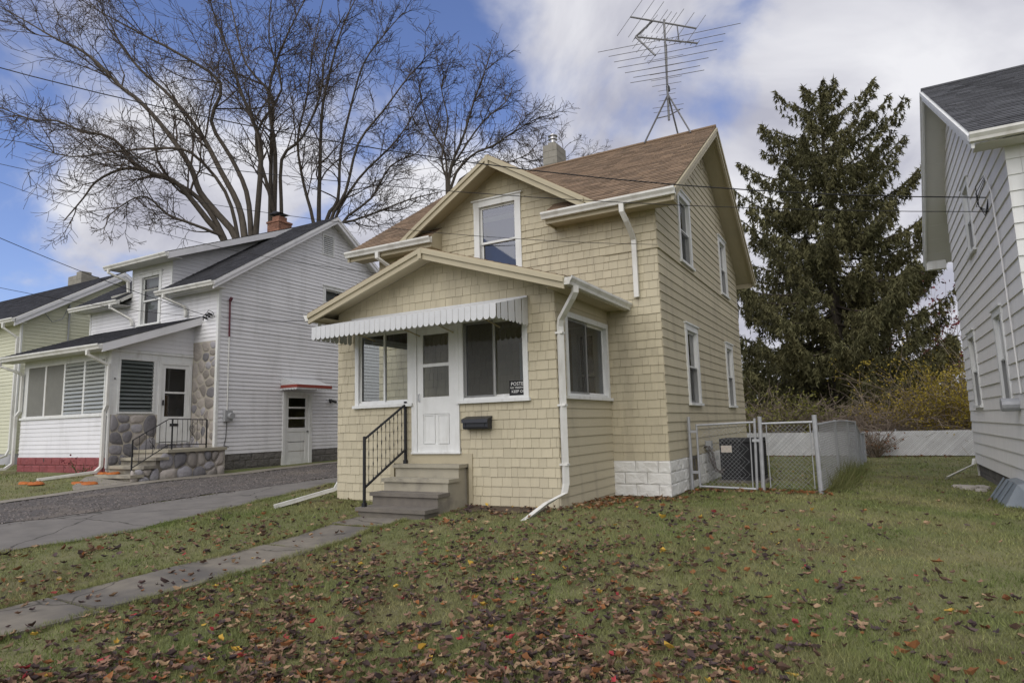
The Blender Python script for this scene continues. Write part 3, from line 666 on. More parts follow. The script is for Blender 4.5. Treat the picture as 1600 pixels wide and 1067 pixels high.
# east wall (the long side in shade)
poly_e = [(D, -.2), (YB, -.2), (YB, roofz(YB) - .14), (RY, RZ - .14), (D, roofz(D) - .14)]
ew = sheet(MB(), Fe, poly_e, hz(H_east, .03) + [(6.08, 6.5, 7.25, 7.68)]).build('side_wall', 'backing', house)
lowp = [(D, .555), (YB, .555), (YB, BELT), (D, BELT)]
hip = [(D, BELT), (YB, BELT), (YB, roofz(YB) - .128), (RY, RZ - .128), (D, roofz(D) - .128)]
by_course([(r, v, f, k) for r, v, f, k in pieces(Fe, lowp, H_east, .166, 99, 99, .017, seed=14)] + [(r + 50, v, f, k) for r, v, f, k in pieces(Fe, hip, H_east, .166, 99, 99, .017, seed=15)], 'shingle_course', 'shingle', ew)
MB().fbox(Fe, D - .02, YB, BELT - .012, BELT + .014, 0, .036).build('belt_course', 'shingle', ew)
vt = MB().fbox(Fe, 6.08, 6.5, 7.25, 7.3, -.05, .03).fbox(Fe, 6.08, 6.5, 7.64, 7.68, -.05, .03).fbox(Fe, 6.08, 6.12, 7.3, 7.64, -.05, .03).fbox(Fe, 6.46, 6.5, 7.3, 7.64, -.05, .03).build('gable_vent', 'trim', ew)
for k in range(5):
    z = 7.32 + k * .065; MB().beam(Fe(6.12, z, -.05), Fe(6.46, z, -.05), np.array([.06, 0, -.04]), np.array([0, 0, .012])).build('slat', 'trim', vt)
# hidden walls close the box
hw = MB().add([(XL, D, -.2), (XL, YB, -.2), (XL, YB, roofz(YB) - .12), (XL, RY, RZ - .12), (XL, D, roofz(D) - .12)], [(0, 4, 3, 2, 1)]).add([(XL, YB, -.2), (XR, YB, -.2), (XR, YB, 5.2), (XL, YB, 5.2)], [(3, 2, 1, 0)]).build('rear_wall', 'shingle', house)
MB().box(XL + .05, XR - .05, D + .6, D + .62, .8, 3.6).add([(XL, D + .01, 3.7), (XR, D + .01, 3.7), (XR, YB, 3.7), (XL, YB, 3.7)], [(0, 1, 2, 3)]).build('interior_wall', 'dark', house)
# foundation of rock-faced blocks
fnd = MB().fbox(Fm, XL, XR - .002, -.35, .555, -.2, -.012).fbox(Fe, D + .0, YB, -.35, .555, -.2, -.012).build('foundation', 'white_block', house)
block_wall(frame((0, D - .004, 0), X3, Z3, -Y3), W + .005, XR + .02, -.055, 3, 'white_block', fnd)
block_wall(frame((XR, 0, 0), Y3, Z3, X3), D - .02, YB, -.055, 3, 'white_block', fnd, holes=[(3.72, 4.32, .08, .54)])
bw = MB().fbox(Fe, 3.74, 3.79, .10, .52, -.1, .03).fbox(Fe, 4.25, 4.30, .10, .52, -.1, .03).fbox(Fe, 3.99, 4.04, .10, .52, -.08, .02).fbox(Fe, 3.79, 4.25, .50, .54, -.1, .025).build('basement_window', 'grey_block', fnd)
MB().add([Fe(3.79, .1, -.03), Fe(4.25, .1, -.03), Fe(4.25, .52, -.03), Fe(3.79, .52, -.03)], [(0, 1, 2, 3)]).build('pane', 'glass_dark', bw)
# ---- roofs
c, s = 1 / math.hypot(1, SL), SL / math.hypot(1, SL)
RL, RR = -1.50, 5.93
LS = (RY - 1.85) / c
Frf = frame((0, 1.85, EA), X3, (0, c, s), (0, -s, c)); Frb = frame((0, 2 * RY - 1.85, EA), -X3, (0, -c, s), (0, s, c))
bn = (D + .05 - 1.85) / c
roof = MB()
EL0, EL1, ER0, ER1 = RL, .79, 3.48, RR
rl = MB()
for a0, a1, b0, b1 in ((RL, RR, bn, LS), (EL0, EL1, 0, bn), (ER0, ER1, 0, bn)):
    rl.prism([Frf(a0, b0, -.002), Frf(a1, b0, -.002), Frf(a1, b1, -.002), Frf(a0, b1, -.002)][::-1], -Frf.n * .10)
rf = rl.build('roof', 'trim', house)
join_pieces(pieces(Frf, [(RL - .02, -.03), (RR + .02, -.03), (RR + .02, LS), (RL - .02, LS)], [(EL1, ER0, -.1, bn)], .14, .22, .36, .012, seed=21, gap=.004, jit=.006, top=.1), 'roof_shingles', 'brown_roof', rf)
roof_plane(house, Frb, [(-RR - .02, -.03), (-RL + .02, -.03), (-RL + .02, LS), (-RR - .02, LS)], 'brown_roof', seed=22)
MB().tube([(RL - .02, RY, RZ + .005), (RR + .02, RY, RZ + .005)], .05, 6).build('ridge_cap', 'brown_roof', rf)
for y0, y1 in ((1.82, RY), (2 * RY - 1.82, RY)):
    rake(rf, (RR - .03, y0, roofz(y0) - .03), (RR - .03, y1, RZ - .03), X3, h=.2)
    rake(rf, (RL + .03, y0, roofz(y0) - .03), (RL + .03, y1, RZ - .03), -X3, h=.2)
for a0, a1 in ((EL0, EL1), (ER0, ER1)):
    MB().box(a0, a1, 1.86, 1.885, EA - .24, EA - .06).build('fascia', 'trim', rf)
    MB().box(a0 + .03, a1 - .03, 1.885, D, EA - .20, EA - .185).build('soffit', 'trim', rf)
    gutter(rf, (a0 - .05, 1.855, EA - .035), (a1 + (.03 if a1 < 2 else .05), 1.855, EA - .035), -Y3)
for xe_ in (EL1 - .026, ER0 - .004): MB().prism([(xe_, 1.862, EA - .235), (xe_, D, EA - .235), (xe_, D, EA + .255), (xe_, 1.862, EA - .005)], X3 * .03).build('eave_return', 'trim', rf)
MB().box(RL + .1, RR - .05, 2 * RY - 1.86, 2 * RY - 1.83, EA - .24, EA - .06).build('fascia', 'trim', rf)
gutter(rf, (RR + .05, 2 * RY - 1.83, EA - .035), (RL, 2 * RY - 1.83, EA - .035), Y3)
# cross gable roof
MB().box(GX - .035, GX + .035, 1.765, 1.772, GZ - .235, GZ - .025).build('apex_block', 'trim', rf)
cg, sg = 1 / math.hypot(1, GS), GS / math.hypot(1, GS)
gf = GZ - EA - .0
hw_ = gf / GS
Fgl = frame((GX - hw_, 1.83, EA), -Y3, (cg, 0, sg), (-sg, 0, cg)); Fgr = frame((GX + hw_, 1.83, EA), Y3, (-cg, 0, sg), (sg, 0, cg))
LG = hw_ / cg
gr = roof_plane(house, Fgl, [(-2.4, -.02), (0.02, -.02), (0.02, LG), (-2.4, LG)], 'brown_roof', seed=23, t=.09)
roof_plane(house, Fgr, [(-.02, -.02), (2.4, -.02), (2.4, LG), (-.02, LG)], 'brown_roof', seed=24, t=.09)
for sx in (-1, 1):
    rake(gr, (GX + sx * (hw_ - .22), 1.85, EA + .22 * GS - .03), (GX, 1.85, GZ - .03), -Y3, h=.2)
    MB().prism([(GX + sx * (hw_ - .05), 1.85, EA - .02), (GX, 1.85, GZ - .15), (GX, 1.85, GZ - .165), (GX + sx * (hw_ - .05), 1.85, EA - .035)], Y3 * .42).build('soffit', 'trim', gr)
# porch roof
cp, sp = 1 / math.hypot(1, PS), PS / math.hypot(1, PS)
PL, PR, PY = -.33, 4.84, -.42
PXC = (PL + PR) / 2; PE = PZ - PS * (PR - PXC); LP = (PR - PXC) / cp
Fql = frame((PL, PY, PE), -Y3, (cp, 0, sp), (-sp, 0, cp)); Fqr = frame((PR, PY, PE), Y3, (-cp, 0, sp), (sp, 0, cp))
dp_ = D - PY
pr = roof_plane(house, Fql, [(-dp_, -.02), (.03, -.02), (.03, LP), (-dp_, LP)], 'brown_roof', seed=25, t=.09, name='porch_roof')
roof_plane(house, Fqr, [(-.03, -.02), (dp_, -.02), (dp_, LP), (-.03, LP)], 'brown_roof', seed=26, t=.09, name='porch_roof')
for sx, xe in ((-1, PL), (1, PR)):
    rake(pr, (xe, PY + .02, PE - .03), (PXC, PY + .02, PZ - .03), -Y3, h=.165)
    MB().box(min(xe, xe - sx * .33), max(xe, xe - sx * .33), PY + .05, D, PE - .12, PE - .105).build('soffit', 'trim', pr)
    MB().box(min(xe, xe - sx * .025), max(xe, xe - sx * .025), PY + .03, D, PE - .15, PE - .03).build('fascia', 'trim', pr)
    gutter(pr, (xe, PY - .02, PE - .01), (xe, D + .12, PE - .01), X3 * sx)
MB().box(PXC - .035, PXC + .035, PY - .066, PY - .058, PZ - .20, PZ - .025).build('apex_block', 'trim', pr)
# ---- windows and doors
slider(house, Ff, *H_front[0]); slider(house, Ff, *H_front[2], screen_side=0); slider(house, Fp, *H_side[0], screen_side=0)
slider(house, Fpl, *H_side[0])
double_hung(house, Fm, *up_win, cw=.13, up='none', low='none', meet=.5, upper_pane='glass_dark', lower_pane='glass_dark', head=.05)
double_hung(house, Fm, *in_win, up='none', low='none', meet=.4)
for k, h in enumerate(H_east): double_hung(house, Fe, *h, cw=.12, up='curtain', low='screen', upper_pane='glass_dark' if k != 2 else 'glass_dark')
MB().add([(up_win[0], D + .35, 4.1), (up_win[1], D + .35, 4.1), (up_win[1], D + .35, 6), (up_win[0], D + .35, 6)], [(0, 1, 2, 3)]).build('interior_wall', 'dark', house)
# storm door: two panes above two raised panels
a0, a1, b0, b1 = 1.83, 2.615, .83, 2.93
fr_ = MB().fbox(Ff, 1.72, 1.83, .815, 3.0, -.12, .035).fbox(Ff, 2.615, 2.70, .815, 3.0, -.12, .035).fbox(Ff, 1.83, 2.615, 2.93, 3.0, -.12, .035).fbox(Ff, 1.72, 2.72, .80, .83, -.12, .06).build('door_frame', 'white', house)
dr = MB()
dr.fbox(Ff, a0 + .003, a0 + .125, b0, b1, -.03, .012).fbox(Ff, a1 - .125, a1 - .003, b0, b1, -.03, .012)
for z0, z1 in ((b0, .955), (1.46, 1.745), (2.255, 2.31), (2.81, b1)): dr.fbox(Ff, a0 + .125, a1 - .125, z0, z1, -.03, .012)
dr.fbox(Ff, a0 + .125, a1 - .125, .955, 1.46, -.03, -.004)
door = dr.build('storm_door', 'white', house)
for q0, q1 in ((1.745, 2.255), (2.31, 2.81)):
    MB().add([Ff(a0 + .125, q0, -.01), Ff(a1 - .125, q0, -.01), Ff(a1 - .125, q1, -.01), Ff(a0 + .125, q1, -.01)], [(0, 1, 2, 3)]).build('pane', 'glass', door)
for p0, p1 in ((a0 + .135, (a0 + a1) / 2 - .03), ((a0 + a1) / 2 + .03, a1 - .135)):
    pm = MB(); pm.fbox(Ff, p0 + .02, p1 - .02, .985, 1.43, -.004, .004)
    for q in ((p0, p0 + .02, .965, 1.45), (p1 - .02, p1, .965, 1.45), (p0 + .02, p1 - .02, .965, .985), (p0 + .02, p1 - .02, 1.43, 1.45)): pm.fbox(Ff, *q, -.004, .014)
    pm.build('panel', 'white', door)
MB().tube([Ff(a0 + .05, 1.68, .012), Ff(a0 + .05, 1.68, .045), Ff(a0 + .05, 1.80, .045), Ff(a0 + .05, 1.80, .012)], .008, 6).build('handle', 'galv', door)
# inner door seen through the porch glass
idr = MB().fbox(Fm, *in_door, -.05, .02).build('inner_door', 'white', house)
MB().fbox(Fm, 2.85, 3.19, 1.95, 2.6, .015, .026).build('pane', 'sign', idr)
# ---- rain-water pipes
downspout(house, [(4.93, -.25, PE - .13), (4.93, -.25, PE - .22), (4.86, -.21, PE - .30), (4.58, -.02, PE - .56), (4.545, .02, PE - .66), (4.545, .02, .36), (4.53, -.02, .22), (4.40, -.40, .10), (4.29, -.98, -.10)], (.0, 1, 0) if 0 else (.6, .8, 0))
downspout(house, [(-.40, -.10, PE - .13), (-.40, -.10, PE - .22), (-.07, .10, PE - .55), (-.055, .10, PE - .65), (-.055, .10, .30), (-.07, .0, .17), (-.36, -1.12, -.02)], (.8, -.6, 0))
downspout(house, [(5.02, 1.79, EA - .16), (5.02, 1.79, EA - .30), (5.06, 1.9, EA - .45), (5.08, D - .06, EA - .72), (5.08, D - .06, PE + .08)], X3)
downspout(house, [(-.62, 1.79, EA - .16), (-.62, 1.79, EA - .28), (-.30, D - .08, EA - .62), (-.25, D - .08, 3.5)], X3)
for zs in (2.6, 1.5, .62):
    MB().box(4.475, 4.60, -.03, .07, zs, zs + .03).build('strap', 'gutter', house)
# ---- chimney: stacked blocks with clay flue and metal cap
cq = at_y(869, 250, 7.2); cx0, cx1 = 1.03, 1.44
ch = MB().box(cx0, cx1, 7.0, 7.6, 7.2, 9.12).build('chimney', 'mortar', house)
for k in range(10):
    z0 = 7.2 + k * .193
    MB().box(cx0 - .012, cx0 + (.30 if k % 2 else .17), 6.985, 7.3 if k % 2 else 7.615, z0 + .004, z0 + .189, var=.3 * ((k * 7) % 5 - 2) / 2 + .01).build('block', 'chimney_block', ch)
    MB().box(cx0 + (.304 if k % 2 else .174), cx1 + .012, 6.985, 7.615, z0 + .004, z0 + .189, var=.3 * ((k * 3) % 5 - 2) / 2 + .01).build('block', 'chimney_block', ch)
MB().box(cx0 + .1, cx1 - .1, 7.1, 7.36, 9.12, 9.24).build('flue_tile', 'chimney_block', ch)
MB().tube([(1.235, 7.23, 9.2), (1.235, 7.23, 9.36)], .085, 12).tube([(1.235, 7.23, 9.36), (1.235, 7.23, 9.38)], .13, 12).tube([(1.235, 7.23, 9.38), (1.235, 7.23, 9.46)], .09, 12).tube([(1.235, 7.23, 9.46), (1.235, 7.23, 9.485)], .14, 12).build('flue_cap', 'flue', ch, smooth=False)

# ================================================================== things on and around the cream house
# awning of pressed metal strips with scalloped edge
AX0, AX1, AY, AZT, AZF, AZB = .36, 4.02, -1.0, 3.23, 2.985, 2.76
aw = thing('metal_awning', (2.2, -.02, 3.0), 'long white scalloped metal awning over the cream porch door and windows', 'awning')
NP = 34; pw = (AX1 - AX0) / NP
for k in range(NP):
    x0 = AX0 + k * pw; x1 = x0 + pw * .965; mb = MB(); xm = (x0 + x1) / 2
    P = [(-.03, AZT), (AY, AZF)]
    up_ = 0
    mb.add([(x0, -.03, AZT + up_), (x1, -.03, AZT + up_), (x1, AY, AZF + up_), (x0, AY, AZF + up_)], [(0, 3, 2, 1)], .02 * ((k * 5) % 7 - 3))
    # drop with a rounded end
    q = [(x0, AZF)] + [(xm - pw * .4825 * math.cos(t_), AZB + .055 * (1 - math.sin(t_))) for t_ in np.linspace(0, math.pi, 9)] + [(x1, AZF)]
    mb.add([(xx, AY - .012 - .035 * (AZF - zz_), zz_) for xx, zz_ in q], [tuple(range(len(q)))], .02 * ((k * 5) % 7 - 3))
    mb.build('awning_strip', 'awning', aw)
NS = 9; sw_ = (-.03 - AY) / NS
for xs_ in (AX0 - .004, AX1 + .004):
    for k in range(NS):
        y0 = AY + k * sw_; y1 = y0 + sw_ * .96; t0 = (y0 - AY) / (-.03 - AY); t1 = (y1 - AY) / (-.03 - AY); ym = (y0 + y1) / 2
        zt0, zt1 = AZF + (AZT - AZF) * t0, AZF + (AZT - AZF) * t1; o_ = .008 * (k % 2)
        sg_ = 1 if xs_ > 2 else -1
        q = [(y0, zt0), (y0, AZB + .04), (ym - .3 * sw_, AZB + .012), (ym, AZB), (ym + .3 * sw_, AZB + .012), (y1, AZB + .04), (y1, zt1)]
        MB().add([(xs_ + sg_ * o_, yy, zz_) for yy, zz_ in q], [tuple(range(7))], .02 * ((k * 3) % 5 - 2)).build('awning_strip', 'awning', aw)
for xb in (.9, 1.9, 2.6, 3.5): MB().tube([(xb, -.02, 2.8), (xb, AY + .05, AZF - .03)], .012, 5).build('brace', 'awning_under', aw)
MB().box(AX0, AX1, -.05, -.015, AZT - .03, AZT + .02).build('wall_rail', 'awning', aw)
# concrete steps
st = thing('front_steps', (2.1, -.6, -.1), 'worn concrete steps climbing to the white porch door', 'steps')
SX0, SX1 = 1.50, 2.84
for k, (yf, zt, zb) in enumerate(((-1.17, .045, -.25), (-.84, .24, -.25), (-.56, .435, -.25), (-.27, .64, -.25))):
    yb = (-.84, -.56, -.27, -.005)[k]
    i = .035
    mb = MB().box(SX0 + i, SX1 - i, yf + i, yb + i if k < 3 else yb, zb, zt - .055).box(SX0, SX1, yf, yb + (.03 if k < 3 else 0), zt - .055, zt)
    mb.build('step', 'step_dark' if k < 2 else 'step_paint', st)
MB().box(SX1 - .12, SX1 - .032, -.80, -.006, -.25, .20).box(SX1 - .12, SX1 - .030, -.54, -.007, .20, .40).build('cheek_wall', 'step_paint', st)
# railing
rg = thing('stair_railing', (1.6, -.6, .05), 'black wrought iron railing with twisted balusters on the worn concrete steps', 'railing')
rx = 1.60; A = np.array([rx, -1.07, .045]); B = np.array([rx, -.05, .64])
for b_, h_ in ((A, 1.08), (B, 1.05)):
    pm = MB().box(b_[0] - .018, b_[0] + .018, b_[1] - .018, b_[1] + .018, b_[2], b_[2] + h_).box(b_[0] - .03, b_[0] + .03, b_[1] - .03, b_[1] + .03, b_[2], b_[2] + .06)
    pm.build('post', 'black_iron', rg)
T0, T1 = A + Z3 * 1.02, B + Z3 * .98; L0, L1 = A + Z3 * .27, B + Z3 * .22
for p0, p1 in ((T0, T1), (L0, L1)): MB().beam(p0 - X3 * .016, p1 - X3 * .016, X3 * .032, Z3 * .03).build('rail', 'black_iron', rg)
for k in range(1, 10):
    t = k / 10; p0 = L0 * (1 - t) + L1 * t; p1 = T0 * (1 - t) + T1 * t; n_ = 28; pts = [p0 * (1 - j / n_) + p1 * (j / n_) for j in range(n_ + 1)]
    rs = [.0055 + .0065 * max(0, math.sin(j / n_ * math.pi * 7)) ** 2 for j in range(n_ + 1)]
    MB().tube(pts, rs, 4).build('baluster', 'black_iron', rg)
# mailbox
mbx = thing('mailbox', (3.06, -.02, 1.18), 'black wall mailbox beside the white porch door', 'mailbox')
mq = [(-.016, 1.19), (-.13, 1.19), (-.15, 1.22), (-.15, 1.33), (-.016, 1.36)]
MB().prism([(2.84, y, z) for y, z in mq], X3 * .47).build('body', 'mailbox', mbx)
MB().prism([(2.83, -.016, 1.395), (2.83, -.016, 1.365), (2.83, -.165, 1.335), (2.83, -.17, 1.29), (2.83, -.178, 1.29), (2.83, -.172, 1.35)], X3 * .49).build('lid', 'mailbox', mbx)
MB().box(2.89, 3.25, -.158, -.15, 1.225, 1.232).box(2.89, 3.25, -.158, -.15, 1.305, 1.312).box(2.89, 2.897, -.158, -.15, 1.232, 1.305).box(3.243, 3.25, -.158, -.15, 1.232, 1.305).build('front_moulding', 'mailbox', mbx)
# posted sign in the window
sgn = thing('posted_sign', (3.75, .04, 1.75), 'black POSTED no trespassing sign inside the porch window', 'sign')
MB().box(3.615, 3.93, .036, .039, 1.70, 1.935).build('board', 'sign', sgn)
def text_mesh(body, size, loc, rot, m, parent, align='LEFT'):
    cu = bpy.data.curves.new('lettering', 'FONT'); cu.body = body; cu.size = size; cu.align_x = align; cu.extrude = .0005; cu.resolution_u = 2
    o = bpy.data.objects.new('tmp', cu); COL.objects.link(o); bpy.context.view_layer.update()
    me = bpy.data.meshes.new_from_object(o.evaluated_get(bpy.context.evaluated_depsgraph_get())); bpy.data.objects.remove(o)
    me.materials.clear(); me.materials.append(M[m])
    t = bpy.data.objects.new('lettering', me); put(t, parent); L = root_loc(parent)
    t.location = [float(q) for q in np.asarray(loc) - L]; t.rotation_euler = rot; return t
text_mesh('POSTED', .078, (3.645, .034, 1.855), (math.pi / 2, 0, 0), 'ink', sgn)
text_mesh('NO TRESPASSING', .044, (3.632, .034, 1.805), (math.pi / 2, 0, 0), 'ink', sgn)
text_mesh('KEEP OUT', .062, (3.655, .034, 1.74), (math.pi / 2, 0, 0), 'ink', sgn)
# air conditioner behind the gate
ac = thing('air_conditioner', (6.15, 5.35, -.06), 'black boxy air conditioning unit beside the painted foundation', 'air conditioner')
ax0, ax1, ay0, ay1, az0, az1 = 5.78, 6.58, 5.0, 5.78, -.0, .84
MB().box(ax0 - .08, ax1 + .08, ay0 - .05, ay1 + .05, -.12, -.0).build('pad', 'concrete', ac)
MB().box(ax0 + .03, ax1 - .03, ay0 + .03, ay1 - .03, az0 + .03, az1 - .03).build('coil', 'ac_inner', ac)
MB().box(ax0, ax1, ay0, ay1, az1 - .07, az1).build('top_cover', 'ac', ac); MB().box(ax0, ax1, ay0, ay1, az0, az0 + .07).build('base_pan', 'ac', ac)
for x, y in ((ax0, ay0), (ax1 - .04, ay0), (ax0, ay1 - .04), (ax1 - .04, ay1 - .04)): MB().box(x, x + .04, y, y + .04, az0 + .07, az1 - .07).build('corner_post', 'ac', ac)
for k in range(16):
    z = az0 + .10 + k * .04
    MB().box(ax0 + .04, ax1 - .04, ay0 + .004, ay0 + .016, z, z + .022).build('louver', 'ac', ac)
    MB().box(ax1 - .016, ax1 - .004, ay0 + .04, ay1 - .04, z, z + .022).build('louver', 'ac', ac)
MB().box(ax0 + .03, ax0 + .24, ay0 - .006, ay0 + .003, .56, .70).build('label_plate', 'label', ac)
MB().box(5.5, 5.62, 5.0, 5.12, .62, .80).build('disconnect_box', 'meter', ac)
MB().tube([(5.56, 4.95, .62), (5.6, 4.9, .45), (5.66, 4.92, .25), (5.76, 4.98, .18), (5.86, 5.0, .22)], .022, 6).tube([(5.5, 4.9, .68), (5.6, 4.85, .68), (5.66, 4.87, .55), (5.7, 4.9, .2), (5.82, 5.0, .14)], .028, 6).build('refrigerant_line', 'copper', ac)
# roof antenna on a tripod
an = thing('tv_antenna', (4.87, RY, RZ), 'tall roof television antenna on a tripod above the brown ridge', 'antenna')
mast0 = np.array([4.85, RY, RZ + .45]); mast1 = np.array([4.88, RY, 11.25])
MB().tube([mast0, mast1], .028, 8).build('mast', 'antenna', an)
apex = np.array([4.865, RY, 9.25])
for f_ in ((4.22, RY - .05, RZ), (5.02, RY + .75, RZ - .5), (5.38, RY - .12, RZ - .05)): MB().tube([apex, f_], .022, 6).build('tripod_leg', 'antenna', an)
MB().tube([(4.56, RY - .02, 8.70), mast0 + Z3 * .12, (5.15, RY - .05, 8.76)], .014, 5).build('tripod_brace', 'antenna', an)
# long boom carries the low-band elements, descending towards the viewer
def el(p0, p1, r=.009): MB().tube([p0, p1], r, 4).build('element', 'antenna', an)
mc = lambda z: np.array([4.87, RY - .06, z])
MB().tube([mc(9.0) + np.array([.05, -.2, 0]), mc(10.66) + np.array([0, .2, .0])], .016, 6).build('boom', 'antenna', an)
for i, (z, hl, hr) in enumerate(((10.62, 1.75, 1.80), (10.42, 1.45, 1.45), (10.22, 1.30, 1.40), (10.02, 1.2, 1.25), (9.83, 1.0, 1.05), (9.65, .78, .85), (9.50, .85, .95))):
    c0 = mc(z) + np.array([.03, -.1 - .04 * i, 0]); tilt = -.085
    el(c0, c0 + np.array([-hl, .0, .13 * hl]), .008); el(c0, c0 + np.array([hr, .0, -.11 * hr]), .008)
for z, hl in ((10.12, .45), (9.92, .42), (9.74, .4), (9.58, .38), (9.43, .36), (9.28, .22), (9.17, .2), (9.02, .22), (8.86, .38), (8.74, .36)):
    c0 = mc(z) + np.array([.02, -.12, 0]); el(c0 + np.array([-hl, .0, .12 * hl]), c0 + np.array([hl, 0, -.12 * hl]), .006)
# high-band head: upper boom, lower comb boom and the V-shaped corner reflector
UB0, UB1 = at_y(985, 27, RY), at_y(1088, 45, RY); CB0, CB1 = at_y(993, 58, RY), at_y(1090, 68, RY)
MB().tube([UB0, UB1], .022, 6).build('boom', 'antenna', an); MB().tube([CB0, CB1], .022, 6).build('boom', 'antenna', an)
MB().tube([at_y(1058, 40, RY), at_y(1061, 65, RY)], .016, 5).build('strut', 'antenna', an)
MB().tube([CB0, at_y(1024, 87, RY - .25)], .025, 6).build('reflector_arm', 'antenna', an); MB().tube([CB0, at_y(1020, 33, RY + .1)], .025, 6).build('reflector_arm', 'antenna', an)
for t, l0, l1 in ((0, .62, .78), (.17, .60, .80), (.32, .5, .62), (.45, .35, .40), (.52, .34, .36), (.6, .32, .36), (.66, .42, .5), (.83, .44, .44), (1, .45, .42)):
    p = UB0 * (1 - t) + UB1 * t; dv = np.array([.62, .3, .95]); dv /= np.linalg.norm(dv); el(p - dv * l0, p + dv * l1, .007)
for k in range(13):
    p = CB0 * (1 - k / 12) + CB1 * (k / 12); dv = np.array([.5, .3, .8]); dv /= np.linalg.norm(dv); el(p - dv * .09, p + dv * .09, .008)
for (e0, e1) in ((CB0, at_y(1024, 87, RY - .25)), (CB0, at_y(1020, 33, RY + .1))):
    for k in range(1, 6):
        p = e0 * (1 - k / 5) + e1 * (k / 5); dv = np.array([.6, .25, .75]); dv /= np.linalg.norm(dv); el(p - dv * .28, p + dv * .2, .006)
MB().box(4.86, 4.93, RY - .12, RY - .02, 9.30, 9.42).build('junction_box', 'ac', an)
# ================================================================== THE WHITE CLAPBOARD HOUSE
wh = thing('clapboard_house', (-10.1, 2.5, .25), 'white clapboard house with dark roof, stone-faced corner and glazed porch', 'house')
wx0, wx1, wy0, wy1 = -13.35, -6.95, 2.53, 10.9
wE, wS, wRy = 5.36, .66, 6.7; wRz = wE + wS * (wRy - 2.13)
def wroof(y): return wE + wS * (min(y, 2 * wRy - y) - 2.13)
Fw = front(wy0); Fwe = east(wx1)
H_we = [(4.80, 5.96, .2, 2.44), (6.40, 7.35, 5.0, 6.0), (6.33, 6.88, 7.05, 7.77)]
poly = [(wy0, .64), (wy1, .64), (wy1, wroof(wy1) - .1), (wRy, wRz - .1), (wy0, wroof(wy0) - .1)]
wse = sheet(MB(), Fwe, poly, [(a + .03, b - .03, c + .03, d - .03) for a, b, c, d in H_we]).build('side_wall', 'siding_backing', wh)
polys = [(wy0 + .06, .66), (wy1, .66), (wy1, wroof(wy1) - .1), (wRy, wRz - .1), (wy0 + .06, wroof(wy0 + .06) - .1)]
by_course(pieces(Fwe, polys, H_we, .112, 99, 99, .022, seed=31), 'clapboard', 'siding', wse)
H_wf = [(-10.68, -9.60, 4.50, 6.12)]
wfr = MB(); sheet(wfr, Fw, [(wx0, .1), (wx1, .1), (wx1, 5.4), (wx0, 5.4)], [(-10.6, -9.7, 4.55, 6.0)]); sheet(wfr, Fw, [(-11.1, 5.4), (-9.1, 5.4), (-9.1, 6.42), (-11.1, 6.42)], [(-10.6, -9.7, 4.55, 6.0)])
wf = wfr.build('front_wall', 'siding_backing', wh)
by_course(pieces(Fw, [(wx0 + .06, 3.78), (wx1 - .06, 3.78), (wx1 - .06, 5.34), (wx0 + .06, 5.34)], H_wf + [(wx0, -7.99, 3.7, 4.3)], .112, 99, 99, .016, seed=32)
          + [(r + 40, v, f, k) for r, v, f, k in pieces(Fw, [(-11.04, 5.346), (-9.16, 5.346), (-9.16, 6.40), (-11.04, 6.40)], H_wf, .112, 99, 99, .016, seed=33)], 'clapboard', 'siding', wf)
MB().fbox(Fw, wx1 - .06, wx1 + .022, .66, 5.36, -.02, .024).build('corner_board', 'white', wf)
MB().fbox(Fwe, wy0 - .02, wy0 + .06, .66, 5.45, -.02, .026).build('corner_board', 'white', wse)
MB().fbox(Fw, wx0 - .02, wx0 + .06, .5, 5.36, -.02, .024).build('corner_board', 'white', wf)
MB().fbox(Fw, -9.16, -9.09, 5.36, 6.42, -.02, .024).fbox(Fw, -11.11, -11.04, 5.36, 6.42, -.02, .024).build('corner_board', 'white', wf)
MB().add([(wx0, wy0, .1), (wx0, wy1, .1), (wx0, wy1, 5.4), (wx0, wRy, wRz - .1), (wx0, wy0, 5.4)], [(0, 1, 2, 3, 4)]).add([(wx0, wy1, .1), (wx1, wy1, .1), (wx1, wy1, 5.4), (wx0, wy1, 5.4)], [(0, 1, 2, 3)]).build('rear_wall', 'siding', wh)
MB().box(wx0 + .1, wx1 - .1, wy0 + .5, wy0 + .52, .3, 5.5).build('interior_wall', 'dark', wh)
# foundation
wfd = MB().fbox(Fwe, wy0, wy1, -.1, .66, -.2, -.02).fbox(Fw, wx0, wx1 - .005, -.1, .66, -.2, -.02).build('foundation', 'mortar', wh)
block_wall(frame((wx1 - .012, 0, 0), Y3, Z3, X3), wy0, wy1, .05, 3, 'grey_block', wfd, holes=[(4.78, 5.98, -.2, 1)], h=.024, seed=8)
# roofs
cw_, sw2 = 1 / math.hypot(1, wS), wS / math.hypot(1, wS); LW = (wRy - 2.13) / cw_
Fa = frame((0, 2.13, wE), X3, (0, cw_, sw2), (0, -sw2, cw_)); Fb = frame((0, 2 * wRy - 2.13, wE), -X3, (0, -cw_, sw2), (0, sw2, cw_))
wr0, wr1 = -13.75, -6.62; bnw = (wy0 - 2.13 + .02) / cw_
wrf = MB()
for a0, a1, b0, b1 in ((wr0, wr1, bnw, LW), (wr0, -11.05, 0, bnw), (-9.15, wr1, 0, bnw)): wrf.prism([Fa(a0, b0, -.002), Fa(a1, b0, -.002), Fa(a1, b1, -.002), Fa(a0, b1, -.002)][::-1], -Fa.n * .1)
wroofo = wrf.build('roof', 'soffit', wh)
join_pieces(pieces(Fa, [(wr0, -.02), (wr1 + .02, -.02), (wr1 + .02, LW), (wr0, LW)], [(-11.05, -9.15, -.1, bnw)], .14, .22, .36, .012, seed=34, jit=.005, top=.1), 'roof_shingles', 'dark_roof', wroofo)
